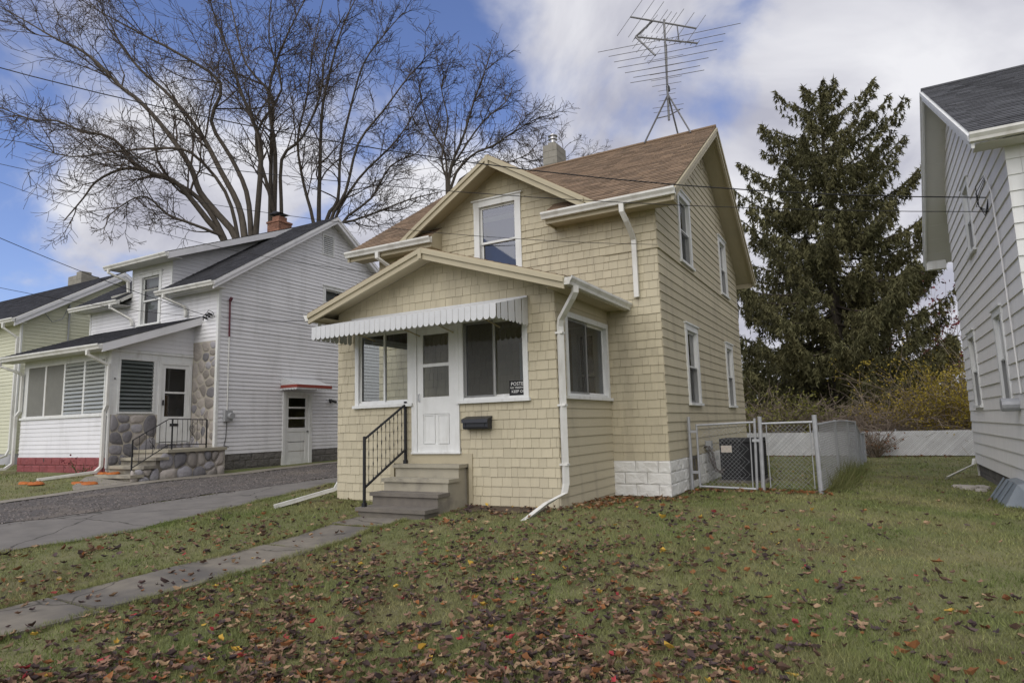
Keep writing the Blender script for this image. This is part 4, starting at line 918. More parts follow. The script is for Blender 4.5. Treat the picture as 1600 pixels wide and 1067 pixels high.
roof_plane(wh, Fb, [(-wr1 - .02, -.02), (-wr0, -.02), (-wr0, LW), (-wr1 - .02, LW)], 'dark_roof', deck='soffit', seed=35)
for y0 in (2.1, 2 * wRy - 2.1):
    rake(wroofo, (wr1 - .03, y0, wroof(y0) - .03), (wr1 - .03, wRy, wRz - .03), X3, m='siding', h=.2, t=.04)
for a0, a1 in ((wr0, -11.05), (-9.15, wr1 + .03)):
    gutter(wroofo, (a0, 2.13, wE - .03), (a1, 2.13, wE - .03), -Y3)
    MB().box(a0 + .02, a1 - .06, 2.14, wy0, wE - .17, wE - .155).build('soffit', 'soffit', wroofo)
    MB().box(a0 + .02, a1 - .06, 2.135, 2.155, wE - .18, wE - .06).build('fascia', 'white', wroofo)
# shed dormer
dE, dx0, dx1 = 6.46, -11.75, -8.65; dS = (wRz - dE) / (wRy - 2.08); cd_, sd_ = 1 / math.hypot(1, dS), dS / math.hypot(1, dS)
Fd = frame((0, 2.08, dE), X3, (0, cd_, sd_), (0, -sd_, cd_)); LD = (wRy - 2.08) / cd_
dorm = MB().add([(-9.1, wy0, 5.5), (-9.1, wy0, 6.5), (-9.1, wRy, wRz - .04), (-9.1, wRy, wRz - .2)], [(0, 3, 2, 1)]).add([(-11.1, wy0, 5.5), (-11.1, wy0, 6.5), (-11.1, wRy, wRz - .04), (-11.1, wRy, wRz - .2)], [(0, 1, 2, 3)]).build('dormer', 'siding_backing', wh)
tri = [(wy0, wroof(wy0)), (wRy - .05, wRz - .03), (wy0, dE + dS * (wy0 - 2.08) - .08)]
for r, v, f, k in pieces(frame((-9.1, 0, 0), Y3, Z3, X3), tri, [], .112, 99, 99, .016, seed=36): MB().add(v, f, .01).build('clapboard', 'siding', dorm)
roof_plane(dorm, Fd, [(dx0, -.02), (dx1, -.02), (dx1, LD + .02), (dx0, LD + .02)], 'dark_roof', deck='soffit', seed=37, name='dormer_roof') if 0 else None
ddk = MB().prism([Fd(dx0, 0, -.002), Fd(dx1, 0, -.002), Fd(dx1, LD, -.002), Fd(dx0, LD, -.002)][::-1], -Fd.n * .09).build('dormer_roof', 'soffit', wh)
join_pieces(pieces(Fd, [(dx0, -.02), (dx1 + .02, -.02), (dx1 + .02, LD + .02), (dx0, LD + .02)], [], .14, .22, .36, .012, seed=37, jit=.005, top=.1), 'roof_shingles', 'dark_roof', ddk)
MB().beam((dx1 - .02, 2.08, dE - .02), (dx1 - .02, wRy, wRz - .02), X3 * .04, -Z3 * .19).build('rake_board', 'siding', ddk)
gutter(ddk, (dx0, 2.08, dE - .03), (dx1 + .03, 2.08, dE - .03), -Y3)
MB().box(dx0 + .02, dx1 - .02, 2.09, wy0, dE - .13, dE - .115).build('soffit', 'soffit', ddk)
double_hung(wh, Fw, *H_wf[0], cw=.11, up='curtain', low='none', upper_pane='glass_dark', lower_pane='glass_dark')
double_hung(wh, Fwe, *H_we[1], cw=.10, up='blind', low='none', meet=.5)
a, b, c_, d_ = H_we[2]
wv = MB().fbox(Fwe, a, a + .05, c_, d_, -.03, .03).fbox(Fwe, b - .05, b, c_, d_, -.03, .03).fbox(Fwe, a + .05, b - .05, c_, c_ + .05, -.03, .03).fbox(Fwe, a + .05, b - .05, d_ - .05, d_, -.03, .03).build('gable_vent', 'white', wse)
for k in range(9):
    z = c_ + .07 + k * .066; MB().beam(Fwe(a + .05, z, .02), Fwe(b - .05, z, .02), np.array([-.04, 0, .055]), np.array([.0, 0, .012])).build('slat', 'white', wv)
# side door with three panes
a, b, c_, d_ = 4.90, 5.84, .24, 2.36
MB().fbox(Fwe, 4.80, a, .2, 2.44, -.1, .04).fbox(Fwe, b, 5.96, .2, 2.44, -.1, .04).fbox(Fwe, a, b, d_, 2.44, -.1, .04).fbox(Fwe, a, b, .17, c_, -.1, .06).build('door_frame', 'white', wh)
sd = MB().fbox(Fwe, a + .005, a + .13, c_, d_, -.04, .005).fbox(Fwe, b - .13, b - .005, c_, d_, -.04, .005)
for z0, z1 in ((c_, c_ + .12), (1.22, 1.34), (1.61, 1.66), (1.93, 1.98), (2.25, d_)): sd.fbox(Fwe, a + .13, b - .13, z0, z1, -.04, .005)
for z0, z1 in ((.36, .62), (.64, .90), (.92, 1.22)): sd.fbox(Fwe, a + .13, b - .13, z0, z1, -.04, -.008)
sdo = sd.build('side_door', 'white', wh)
for z0, z1 in ((1.34, 1.61), (1.66, 1.93), (1.98, 2.25)): MB().add([Fwe(a + .13, z0, -.015), Fwe(b - .13, z0, -.015), Fwe(b - .13, z1, -.015), Fwe(a + .13, z1, -.015)], [(0, 1, 2, 3)]).build('pane', 'glass_dark', sdo)
MB().tube([Fwe(b - .06, 1.22, 0), Fwe(b - .06, 1.22, .05)], .025, 8).build('knob', 'antenna', sdo)
MB().fbox(Fwe, 4.7, 6.1, .12, .19, -.02, .22).build('door_sill', 'kerb', wh)
# chimney of separate bricks
bq = at_y(434, 355, 6.9); bx0, bx1, by0, by1, bz0 = bq[0] - .38, bq[0] + .22, 6.75, 7.35, 7.9
bch = MB().box(bx0 + .01, bx1 - .01, by0 + .01, by1 - .01, bz0, 8.85).build('chimney', 'mortar', wh)
for r in range(13):
    z = bz0 + .08 * r; z1 = z + .07
    if z1 > 8.86: break
    o_ = .0 if r < 11 else .03
    for k in range(4):
        q0 = bx0 - o_ + (k - .5 * (r % 2)) * .21; q1 = q0 + .2; q0, q1 = max(q0, bx0 - o_), min(q1, bx1 + o_)
        if q1 - q0 > .04: MB().box(q0, q1, by0 - o_, by0 + .09, z, z1, var=random.uniform(-1, 1)).build('brick', 'brick', bch)
    for k in range(3):
        q0 = by0 + .1 + (k - .5 * (r % 2)) * .21; q1 = q0 + .2; q0, q1 = max(q0, by0 + .1), min(q1, by1 + o_)
        if q1 - q0 > .04: MB().box(bx1 - .09, bx1 + o_, q0, q1, z, z1, var=random.uniform(-1, 1)).build('brick', 'brick', bch)
bxm = (bx0 + bx1) / 2
MB().box(bx0 + .12, bx1 - .12, by0 + .12, by1 - .12, 8.85, 9.05).build('flue_tile', 'brick', bch)
MB().box(bx0 + .1, bx1 - .1, by0 + .1, by1 - .1, 9.12, 9.14).prism([(bx0 + .02, by0 + .05, 9.14), (bx1 - .02, by0 + .05, 9.14), (bxm, by0 + .05, 9.24)], Y3 * .5).box(bx0 + .15, bx0 + .17, by0 + .15, by0 + .17, 9.04, 9.14).box(bx1 - .17, bx1 - .15, by0 + .15, by0 + .17, 9.04, 9.14).build('chimney_cap', 'ac', bch)
# ---- glazed porch
px0, px1, py0 = -12.30, -7.99, .30
Fpf = front(py0); Fps = east(px1)
H_pf = [(-12.05, -8.2, 1.80, 3.22)]; H_ps = [(.48, 1.44, 1.80, 3.22), (1.56, 2.46, 1.03, 3.18)]
wpf = sheet(MB(), Fpf, [(px0, .2), (px1, .2), (px1, 3.5), (px0, 3.5)], H_pf).build('porch_front_wall', 'white', wh)
by_course(pieces(Fpf, [(px0, .72), (px1 - .1, .72), (px1 - .1, 1.74), (px0, 1.74)], [], .112, 99, 99, .016, seed=41), 'clapboard', 'siding', wpf)
MB().fbox(Fpf, px0 - .02, px1 - .02, 1.74, 1.80, -.05, .05).build('sill', 'white', wpf)
MB().fbox(Fpf, px1 - .10, px1 + .02, .45, 3.5, -.02, .022).build('corner_board', 'white', wpf)
block_wall(frame((0, py0 - .01, 0), X3, Z3, -Y3), px0, px1 - .02, .31, 2, 'red_block', wpf, h=.03, seed=12)
MB().fbox(Fpf, -11.0, -10.72, .60, .70, .02, .032).build('vent_grille', 'dark', wpf)
wps = sheet(MB(), Fps, [(py0, .2), (wy0, .2), (wy0, 4.22), (py0, 3.42)], H_ps).build('porch_side_wall', 'white', wh)
for r, v, f, k in pieces(Fps, [(py0, 3.44), (wy0, 3.44), (wy0, 4.26), (py0 + .02, 3.46)], [], .112, 99, 99, .016, seed=42): MB().add(v, f, .01).build('clapboard', 'siding', wps)
MB().fbox(Fps, py0, wy0, 3.36, 3.42, 0, .03).build('trim_board', 'white', wps)
MB().box(px0, px1 - .05, py0 + .05, wy0, .98, 1.03).build('porch_floor', 'concrete', wh)
MB().box(px0, px1 - .05, py0 + .02, wy0, 3.42, 3.46).build('porch_ceiling', 'plaster', wh)
MB().add([(px0, py0, .2), (px0, wy0, .2), (px0, wy0, 4.3), (px0, py0, 3.45)], [(0, 1, 2, 3)]).build('porch_side_wall', 'white', wh)
MB().box(px0 + .1, px1 - .4, 1.0, 1.02, 1.05, 3.4).build('curtain', 'fabric_screen', wh)
# louvred windows: framed bays, every slat its own part
pw_ = (3.85) / 4
for k in range(4):
    q0 = -12.05 + k * pw_; q1 = q0 + pw_
    wdw = MB().fbox(Fpf, q0, q0 + .04, 1.80, 3.22, -.06, .02).fbox(Fpf, q1 - .04, q1, 1.80, 3.22, -.06, .02).fbox(Fpf, q0 + .04, q1 - .04, 3.18, 3.22, -.06, .02).fbox(Fpf, q0 + .04, q1 - .04, 1.80, 1.83, -.06, .02).build('louvre_window', 'white' if k != 1 else 'gutter', wpf)
    if k < 2:
        MB().add([Fpf(q0 + .04, 1.83, .0), Fpf(q1 - .04, 1.83, .0), Fpf(q1 - .04, 3.18, .0), Fpf(q0 + .04, 3.18, .0)], [(0, 1, 2, 3)]).build('insect_screen', 'fabric_screen', wdw)
    else:
        for j in range(13):
            z = 1.84 + j * .103; MB().beam(Fpf(q0 + .04, z, .035), Fpf(q1 - .04, z, .035), np.array([0, .05, .098]), np.array([0, .006, 0])).build('slat', 'louver_pale', wdw)
q0, q1 = .48, 1.44
wdw = MB().fbox(Fps, q0, q0 + .05, 1.80, 3.22, -.06, .025).fbox(Fps, q1 - .05, q1, 1.80, 3.22, -.06, .025).fbox(Fps, q0 + .05, q1 - .05, 3.17, 3.22, -.06, .025).fbox(Fps, q0 + .05, q1 - .05, 1.80, 1.84, -.06, .04).build('louvre_window', 'white', wps)
for j in range(13):
    z = 1.85 + j * .102; MB().beam(Fps(q0 + .05, z, .03), Fps(q1 - .05, z, .03), np.array([-.055, 0, .09]), np.array([-.006, 0, 0])).build('slat', 'louver', wdw)
MB().add([Fps(q0, 1.8, -.09), Fps(q1, 1.8, -.09), Fps(q1, 3.22, -.09), Fps(q0, 3.22, -.09)], [(0, 1, 2, 3)]).build('insect_screen', 'dark', wdw)
a, b, c_, d_ = 1.62, 2.42, 1.05, 3.12
MB().fbox(Fps, 1.54, a, 1.03, 3.2, -.08, .03).fbox(Fps, b, 2.49, 1.03, 3.2, -.08, .03).fbox(Fps, a, b, d_, 3.2, -.08, .03).build('door_frame', 'white', wps)
pd = MB().fbox(Fps, a + .004, a + .11, c_, d_, -.035, .008).fbox(Fps, b - .11, b - .004, c_, d_, -.035, .008)
for z0, z1 in ((c_, 1.72), (2.34, 2.39), (3.02, d_)): pd.fbox(Fps, a + .11, b - .11, z0, z1, -.035, .008)
pdo = pd.build('storm_door', 'white', wps)
for z0, z1 in ((1.72, 2.34), (2.39, 3.02)): MB().add([Fps(a + .11, z0, -.01), Fps(b - .11, z0, -.01), Fps(b - .11, z1, -.01), Fps(a + .11, z1, -.01)], [(0, 1, 2, 3)]).build('pane', 'glass', pdo)
MB().fbox(Fps, 1.9, 2.14, 1.46, 1.53, .005, .02).fbox(Fps, a + .045, a + .07, 2.02, 2.16, .008, .05).build('mail_slot', 'black_iron', pdo)
MB().box(-9.05, -9.0, 1.5, 2.5, 1.03, 2.35).build('inner_door', 'wood_door', wh)
MB().fbox(Fps, .385, .41, 2.66, 2.69, 0, .03).build('bell', 'black_iron', wps)
# porch roof
qE, qy, qS = 3.50, -.12, (4.50 - 3.50) / (2.53 + .12); cq_, sq_ = 1 / math.hypot(1, qS), qS / math.hypot(1, qS)
Fq = frame((0, qy, qE), X3, (0, cq_, sq_), (0, -sq_, cq_)); LQ = (wy0 - qy) / cq_
pro = MB().prism([Fq(-13.05, 0, -.002), Fq(-7.66, 0, -.002), Fq(-7.66, LQ, -.002), Fq(-13.05, LQ, -.002)][::-1], -Fq.n * .09).build('porch_roof', 'soffit', wh)
join_pieces(pieces(Fq, [(-13.07, -.02), (-7.64, -.02), (-7.64, LQ), (-13.07, LQ)], [], .14, .22, .36, .012, seed=43, jit=.005, top=.1), 'roof_shingles', 'dark_roof', pro)
MB().beam((-7.68, qy, qE - .02), (-7.68, wy0, 4.48), X3 * .04, -Z3 * .2).build('rake_board', 'siding', pro)
gutter(pro, (-13.08, qy, qE - .02), (-7.64, qy, qE - .02), -Y3)
MB().box(-13.0, -7.7, qy + .01, py0, qE - .13, qE - .115).build('soffit', 'soffit', pro)
# stone facing: front corner, and below the porch window
sf = MB().fbox(Fw, px1 + .0, wx1 - .06, .70, 3.78, 0, .012).build('stone_facing', 'mortar', wh)
stone_wall(frame((0, wy0 - .010, 0), X3, Z3, -Y3), (px1 + .03, wx1 - .07, .76, 3.76), 42, ['stone_warm', 'stone_warm', 'stone_warm', 'stone'], sf, seed=4, h=.022, gap=.032)
sf2 = MB().fbox(Fps, py0 + .03, 1.54, .20, 1.77, 0, .012).fbox(Fps, 1.54, wy0, .2, 1.0, 0, .012).build('stone_facing', 'mortar', wh)
stone_wall(frame((px1 + .010, 0, 0), Y3, Z3, X3), (py0 + .04, 1.53, .26, 1.76), 18, ['stone', 'stone', 'stone', 'stone_warm'], sf2, seed=9, h=.03, gap=.022)
stone_wall(frame((px1 + .010, 0, 0), Y3, Z3, X3), (1.56, wy0 - .02, .80, 1.0), 4, ['stone'], sf2, seed=10, h=.03)
# rain-water pipes
downspout(wh, [(-8.15, -.2, qE - .15), (-8.15, -.2, qE - .25), (-8.05, .1, qE - .42), (-8.0, .24, qE - .48), (-8.0, .24, 2.0), (-8.06, .22, 1.86), (-8.06, .22, .5), (-8.08, .1, .38), (-8.6, -.9, .27)], X3)
downspout(wh, [(-12.55, -.2, qE - .15), (-12.55, -.2, qE - .25), (-12.3, .15, qE - .42), (-12.27, .24, qE - .5), (-12.27, .24, 2.0), (-12.4, .2, 1.85), (-12.4, .2, .55), (-12.45, .05, .42), (-12.9, -.8, .36)], X3)
downspout(wh, [(-8.75, 2.05, wE - .15), (-8.75, 2.05, wE - .25), (-8.35, 2.42, wE - .5), (-8.3, 2.45, wE - .62), (-8.3, 2.45, 4.55)], X3)
downspout(wh, [(-11.4, 2.05, wE - .15), (-11.4, 2.05, wE - .25), (-10.95, 2.42, wE - .6), (-10.92, 2.45, wE - .7), (-10.92, 2.45, 4.55)], X3)
downspout(wh, [(-11.5, 2.0, dE - .15), (-11.5, 2.0, dE - .25), (-11.15, 2.4, dE - .5), (-11.12, 2.42, dE - .85), (-11.6, 2.2, wE + .12)], X3)
# meter, conduit and lamp on the side wall
mt = MB().fbox(Fwe, 2.74, 2.98, 1.55, 1.85, 0, .12).tube([Fwe(2.9, 1.70, .12), Fwe(2.9, 1.70, .22)], .085, 12).build('electric_meter', 'meter', wse)
MB().tube([Fwe(2.85, 1.85, .05), Fwe(2.85, 3.9, .05)], .018, 6).build('conduit', 'gutter', mt); MB().tube([Fwe(2.85, 3.9, .05), Fwe(2.84, 4.95, .05)], .026, 6).tube([Fwe(2.84, 4.92, .05), Fwe(2.84, 5.0, .12)], .045, 6).build('conduit', 'maroon', mt)
MB().tube([Fwe(2.86, 1.55, .04), Fwe(2.84, 1.1, .04), Fwe(2.8, .9, .03), Fwe(2.95, .85, .03)], .010, 5).build('ground_wire', 'cable', mt)
MB().fbox(Fwe, 6.70, 6.80, 2.15, 2.25, 0, .05).tube([Fwe(6.75, 2.2, .04), Fwe(6.62, 2.14, .16)], .04, 8).tube([Fwe(6.75, 2.2, .04), Fwe(6.9, 2.14, .16)], .04, 8).build('flood_lamp', 'black_iron', wse)

# side door canopy
cn = thing('door_canopy', (-6.9, 5.4, 2.5), 'small white door canopy with red stripe on the clapboard wall', 'canopy')
MB().add([Fwe(4.72, 2.86, .01), Fwe(6.1, 2.86, .01), Fwe(6.1, 2.62, .72), Fwe(4.72, 2.62, .72)], [(0, 3, 2, 1)]).add([Fwe(4.72, 2.86, .01), Fwe(4.72, 2.62, .72), Fwe(4.72, 2.62, .01)], [(0, 1, 2)]).build('canopy_roof', 'awning', cn)
MB().fbox(Fwe, 4.70, 6.12, 2.53, 2.62, .70, .725).fbox(Fwe, 4.70, 4.715, 2.53, 2.62, .0, .70).fbox(Fwe, 6.105, 6.12, 2.53, 2.62, 0, .70).build('stripe', 'red_stripe', cn)
for k in range(13):
    q0 = 4.70 + k * .109; MB().add([Fwe(q0, 2.53, .715), Fwe(q0 + .105, 2.53, .715), Fwe(q0 + .105, 2.49, .715), Fwe(q0 + .052, 2.465, .715), Fwe(q0, 2.49, .715)], [(0, 1, 2, 3, 4)]).build('scallop', 'awning', cn)
for k in range(6):
    q0 = .02 + k * .115; MB().add([Fwe(4.705, 2.53, q0), Fwe(4.705, 2.53, q0 + .11), Fwe(4.705, 2.49, q0 + .11), Fwe(4.705, 2.465, q0 + .055), Fwe(4.705, 2.49, q0)], [(0, 1, 2, 3, 4)]).build('scallop', 'awning', cn)

# stone steps and their railing
ss = thing('stone_steps', (-7.2, 1.2, .2), 'fieldstone side steps with concrete treads at the clapboard porch', 'steps')
sx0, sx1 = px1 + .07, -6.42
MB().box(sx0, sx1 - .052, .92, wy0 - .03, .0, .80).build('landing_core', 'mortar', ss)
MB().box(sx0, sx1 + .03, .86, wy0 - .03, .80, .875).build('landing', 'step_paint', ss)
for k, (y0, y1, z) in enumerate(((-.02, .3, .33), (.28, .6, .52), (.57, .9, .70))):
    n_ = 8; pts = [(sx0, y1), (sx0, y0 + .02)] + [(sx0 + (sx1 + .02 - sx0) * (j + 1) / n_, y0 - .06 * math.sin(math.pi * (j + 1) / n_)) for j in range(n_)] + [(sx1 + .02, y1)]
    MB().prism([(x, y, z - .07) for x, y in pts], Z3 * .07).build('tread', 'step_paint', ss)
    MB().box(sx0, sx1 - .06 - .004 * k, y0 + .05, .93 + .004 * k, .0, z - .07).build('riser', 'step_paint', ss)
Fss = frame((sx1 - .055, 0, 0), Y3, Z3, X3)
stone_wall(Fss, (.72, wy0 - .06, .12, .79), 13, ['stone', 'stone', 'stone_warm'], ss, seed=5, h=.06)
stone_wall(frame((sx1 - .055, 0, 0), Y3, Z3, X3), (.02, .70, .12, .44), 5, ['stone', 'stone_warm'], ss, seed=6, h=.05)
sr = thing('scroll_railing', (-6.45, 1.2, .8), 'black iron railing with scrollwork on the fieldstone steps', 'railing')
rx = -6.48
def onr(px, py): return at_x(px, py, rx)
R1, R2, R3 = onr(205, 738), onr(268, 701), onr(322, 697)
R1 = np.array([rx, R1[1], .33]); R2 = np.array([rx, R2[1], .875]); R3 = np.array([rx, R3[1], .875])
for q, h_ in ((R1, .80), (R2, .74), (R3, .72)): MB().box(q[0] - .014, q[0] + .014, q[1] - .014, q[1] + .014, q[2], q[2] + h_).build('post', 'black_iron', sr)
tp = [R1 + Z3 * .80, R2 + Z3 * .74 - Y3 * .1, R2 + Z3 * .74, R3 + Z3 * .72]; lo = [R1 + Z3 * .16, R2 + Z3 * .11 - Y3 * .1, R2 + Z3 * .11, R3 + Z3 * .10]
for pth in (tp, lo): MB().tube(pth, .013, 5).build('rail', 'black_iron', sr)
def along(pth, y):
    ys = [q[1] for q in pth]; return np.array([rx, y, float(np.interp(y, ys, [q[2] for q in pth]))])
for y in list(np.linspace(R1[1], R2[1], 7)[1:-1]) + list(np.linspace(R2[1], R3[1], 8)[1:-1]):
    MB().tube([along(lo, y), along(tp, y)], .0075, 4).build('baluster', 'black_iron', sr)
for yc in ((R1[1] + R2[1]) / 2 - .03, (R2[1] + R3[1]) / 2 + .05):
    z0 = along(lo, yc)[2]; pts = [np.array([rx + .012, yc + .07 * math.sin(t * math.pi * 2.2), z0 + .05 + .52 * t]) for t in np.linspace(0, 1, 18)]
    MB().tube(pts, .006, 4).build('scroll', 'black_iron', sr)
    for zc, rr in ((z0 + .20, .05), (z0 + .42, .05)):
        MB().tube([np.array([rx + .012, yc + (rr - .003 * j) * math.cos(j * .5), zc + (rr - .003 * j) * math.sin(j * .5)]) for j in range(14)], .006, 4).build('scroll', 'black_iron', sr)

# ================================================================== THE PALE GREEN HOUSE beyond
gh = thing('green_house', (-19.5, 3, .4), 'pale yellow-green house with dark roof beyond the clapboard house', 'house')
gx = -16.0; gy0, gy1 = 1.75, 7.95; gE, gS, gRy = 5.2, .63, 4.85; gRz = gE + gS * (gRy - 1.4)
def groof(y): return gE + gS * (min(y, 2 * gRy - y) - 1.4)
Fg = east(gx); Fgf = front(gy0)
gw = sheet(MB(), Fg, [(gy0, .2), (gy1, .2), (gy1, groof(gy1) - .1), (gRy, gRz - .1), (gy0, groof(gy0) - .1)], []).build('side_wall', 'siding_backing', gh)
by_course(pieces(Fg, [(gy0 + .06, .75), (gy1, .75), (gy1, groof(gy1) - .1), (gRy, gRz - .1), (gy0 + .06, groof(gy0 + .06) - .1)], [], .12, 99, 99, .016, seed=51), 'clapboard', 'green_siding', gw)
MB().fbox(Fg, gy0 - .012, gy0 + .07, .75, groof(gy0) - .12, -.02, .024).build('corner_board', 'green_siding', gw)
gfw = sheet(MB(), Fgf, [(-26, .2), (gx, .2), (gx, 5.2), (-26, 5.2)], []).build('front_wall', 'siding_backing', gh)
by_course(pieces(Fgf, [(-26, .75), (gx - .07, .75), (gx - .07, 5.16), (-26, 5.16)], [], .12, 99, 99, .016, seed=52), 'clapboard', 'green_siding', gfw)
MB().fbox(Fgf, gx - .07, gx + .03, .75, 5.1, -.02, .03).build('corner_board', 'white', gfw)
MB().box(-26, gx - .01, gy0 + .01, gy1, -.2, .75).build('foundation', 'white_block', gh)
MB().add([(-26, gy1, .2), (gx, gy1, .2), (gx, gy1, 5.2), (-26, gy1, 5.2)], [(0, 1, 2, 3)]).build('rear_wall', 'green_siding', gh)
cg_, sg_ = 1 / math.hypot(1, gS), gS / math.hypot(1, gS); LGh = (gRy - 1.4) / cg_
Fga = frame((0, 1.4, gE), X3, (0, cg_, sg_), (0, -sg_, cg_)); Fgb = frame((0, 2 * gRy - 1.4, gE), -X3, (0, -cg_, sg_), (0, sg_, cg_))
gro = roof_plane(gh, Fga, [(-26, -.02), (-15.66, -.02), (-15.66, LGh), (-26, LGh)], 'dark_roof', deck='soffit', seed=53)
roof_plane(gh, Fgb, [(15.66, -.02), (26, -.02), (26, LGh), (15.66, LGh)], 'dark_roof', deck='soffit', seed=54)
rake(gro, (-15.7, 1.38, gE - .04), (-15.7, gRy, gRz - .03), X3, m='siding', h=.26, t=.04); rake(gro, (-15.7, 2 * gRy - 1.38, gE - .04), (-15.7, gRy, gRz - .03), X3, m='siding', h=.26, t=.04)
gutter(gro, (-26, 1.4, gE - .03), (-15.63, 1.4, gE - .03), -Y3)
MB().box(-26, -15.7, 1.41, gy0, gE - .16, gE - .145).build('soffit', 'soffit', gro)
downspout(gh, [(-16.3, 1.33, gE - .15), (-16.3, 1.33, gE - .3), (-16.1, 1.68, gE - .62), (-16.1, 1.68, .9), (-16.1, 1.6, .7), (-16.4, 1.2, .5)], X3)
gq = at_y(125, 437, 5.6)
gch = MB().box(gq[0] - .5, gq[0] + .5, 5.4, 6.1, 6.4, gq[2] + .12).build('chimney', 'mortar', gh)
for k in range(14):
    z0 = 6.4 + k * .2
    if z0 + .2 > gq[2] + .2: break
    for q in range(3): MB().box(gq[0] - .51 + q * .34, gq[0] - .18 + q * .34 + (.0 if q < 2 else .01), 5.39, 6.11, z0 + .004, z0 + .196, var=random.uniform(-.6, .6)).build('block', 'chimney_block', gch)
MB().box(gq[0] - .2, gq[0] + .2, 5.55, 5.95, gq[2] + .1, gq[2] + .34).build('flue_tile', 'chimney_block', gch)
MB().tube([Fg(3.15, 4.2, .05), Fg(3.15, 5.9, .05)], .03, 6).tube([Fg(3.15, 5.9, .05), Fg(2.9, 5.35, .12), Fg(2.6, 5.2, .1), Fg(2.35, 5.5, .08)], .014, 5).build('service_mast', 'meter', gw)

# ================================================================== THE GREY HOUSE on the right
rh = thing('grey_house', (12.5, 2.6, -.2), 'grey lap-sided house with grey shingle roof facing the cream house', 'house')
hx, hy0, hy1 = 10.6, 2.30, 9.42
rE, ry0, rRy, ryb = 5.17, 1.95, 7.25, 10.95
Fh = frame((hx, 0, 0), -Y3, Z3, -X3)           # faces west: a = -y
Fhe = lambda a, b, c=0.0: Fh(-a, b, c)
rRz = 8.28
def rz(y): return rE + (rRz - rE) * (y - ry0) / (rRy - ry0) if y < rRy else rE + .03 + (rRz - rE - .03) * (ryb - y) / (ryb - rRy)
H_h = [(4.05, 4.90, 1.33, 2.95), (7.28, 8.28, 1.33, 2.93), (5.75, 6.65, 4.28, 5.72)]
H_hf = [(-b, -a, c, d) for a, b, c, d in H_h]
polh = [(-hy1, .10), (-hy0, .10), (-hy0, rz(hy0) - .12), (-rRy, rRz - .12), (-hy1, rz(hy1) - .12)]
hwl = sheet(MB(), Fh, [(-hy1, .08)] + [(-hy0, .08)] + polh[2:], [(a + .03, b - .03, c + .03, d - .03) for a, b, c, d in H_hf]).build('side_wall', 'siding_backing', rh)
by_course(pieces(Fh, polh, H_hf, .235, 99, 99, .024, seed=61), 'lap_board', 'grey_siding', hwl)
for h_ in H_hf: double_hung(rh, Fh, *h_, cw=.12, up='curtain', low='screen', upper_pane='glass_dark', frame_mat='white')
Fhf = front(hy0)
hfw = sheet(MB(), Fhf, [(hx, -.3), (17, -.3), (17, 5.2), (hx, 5.2)], []).build('front_wall', 'siding_backing', rh)
each_piece(pieces(Fhf, [(hx - .02, .10), (11.25, .10), (11.25, 5.15), (hx - .02, 5.15)], [], .235, .3, .55, .022, seed=62)[:160], 'shake', 'white', hfw)
by_course(pieces(Fhf, [(11.25, .10), (17, .10), (17, 5.15), (11.25, 5.15)], [], .235, 99, 99, .022, seed=63), 'lap_board', 'grey_siding', hfw)
MB().add([(hx, hy1, -.3), (17, hy1, -.3), (17, hy1, 5.3), (hx, hy1, 5.3)], [(0, 1, 2, 3)]).build('rear_wall', 'grey_siding', rh)
hfd = MB().box(hx + .055, 17, hy0 + .04, hy1 - .04, -.5, .10).build('foundation', 'grey_block', rh)
block_wall(frame((hx + .05, 0, 0), -Y3, Z3, -X3), -hy1 + .03, -hy0 - .04, -.31, 2, 'grey_block', hfd, h=.02, seed=14)
nA = np.array([0, -(rRz - rE), rRy - ry0]); lA = np.linalg.norm(nA); FA = frame((0, ry0, rE), X3, np.array([0, rRy - ry0, rRz - rE]) / lA, nA / lA)
nB = np.array([0, rRz - rE - .03, ryb - rRy]); lB = np.linalg.norm(nB); FB = frame((0, ryb, rE + .03), -X3, np.array([0, rRy - ryb, rRz - rE - .03]) / lB, nB / lB)
rx0 = 10.16
hro = roof_plane(rh, FA, [(rx0, -.02), (17, -.02), (17, lA), (rx0, lA)], 'grey_roof', deck='soffit', seed=64)
roof_plane(rh, FB, [(-17, -.02), (-rx0, -.02), (-rx0, lB), (-17, lB)], 'grey_roof', deck='soffit', seed=65)
MB().tube([(rx0 - .01, rRy, rRz), (17, rRy, rRz)], .05, 6).build('ridge_cap', 'grey_roof', hro)
rake(hro, (rx0 + .03, ry0 - .03, rE - .04), (rx0 + .03, rRy, rRz - .03), -X3, m='white', h=.2, t=.04); rake(hro, (rx0 + .03, ryb + .03, rE), (rx0 + .03, rRy, rRz - .03), -X3, m='white', h=.2, t=.04)
gutter(hro, (rx0 - .03, ry0, rE - .03), (17, ry0, rE - .03), -Y3)
MB().box(rx0 + .05, 17, ry0 + .01, hy0, rE - .18, rE - .165).build('soffit', 'soffit', hro)
for k in range(11):       # soffit boards under the rear slope
    t0, t1 = k / 11, (k + .97) / 11
    P0 = np.array([rx0 + .06, ryb + (rRy - ryb) * t0, rE + .03 + (rRz - rE - .03) * t0 - .125]); P1 = np.array([rx0 + .06, ryb + (rRy - ryb) * t1, rE + .03 + (rRz - rE - .03) * t1 - .125])
    MB().beam(P0, P1, X3 * (hx - rx0 - .06), -Z3 * .012).build('soffit_board', 'soffit', hro)
MB().box(rx0 + .02, hx, ryb - .16, ryb + .01, rE - .22, rE + .0).build('eave_return', 'white', hro)
downspout(rh, [(10.95, 1.87, rE - .16), (10.95, 1.87, rE - .3), (10.82, 2.18, rE - .65), (10.80, 2.22, rE - .8), (10.80, 2.22, .2)], X3)
rp = at_x(1529, 727, hx - .05); re_ = np.array([9.75, 7.1, g(9.75, 7.1) + .05])
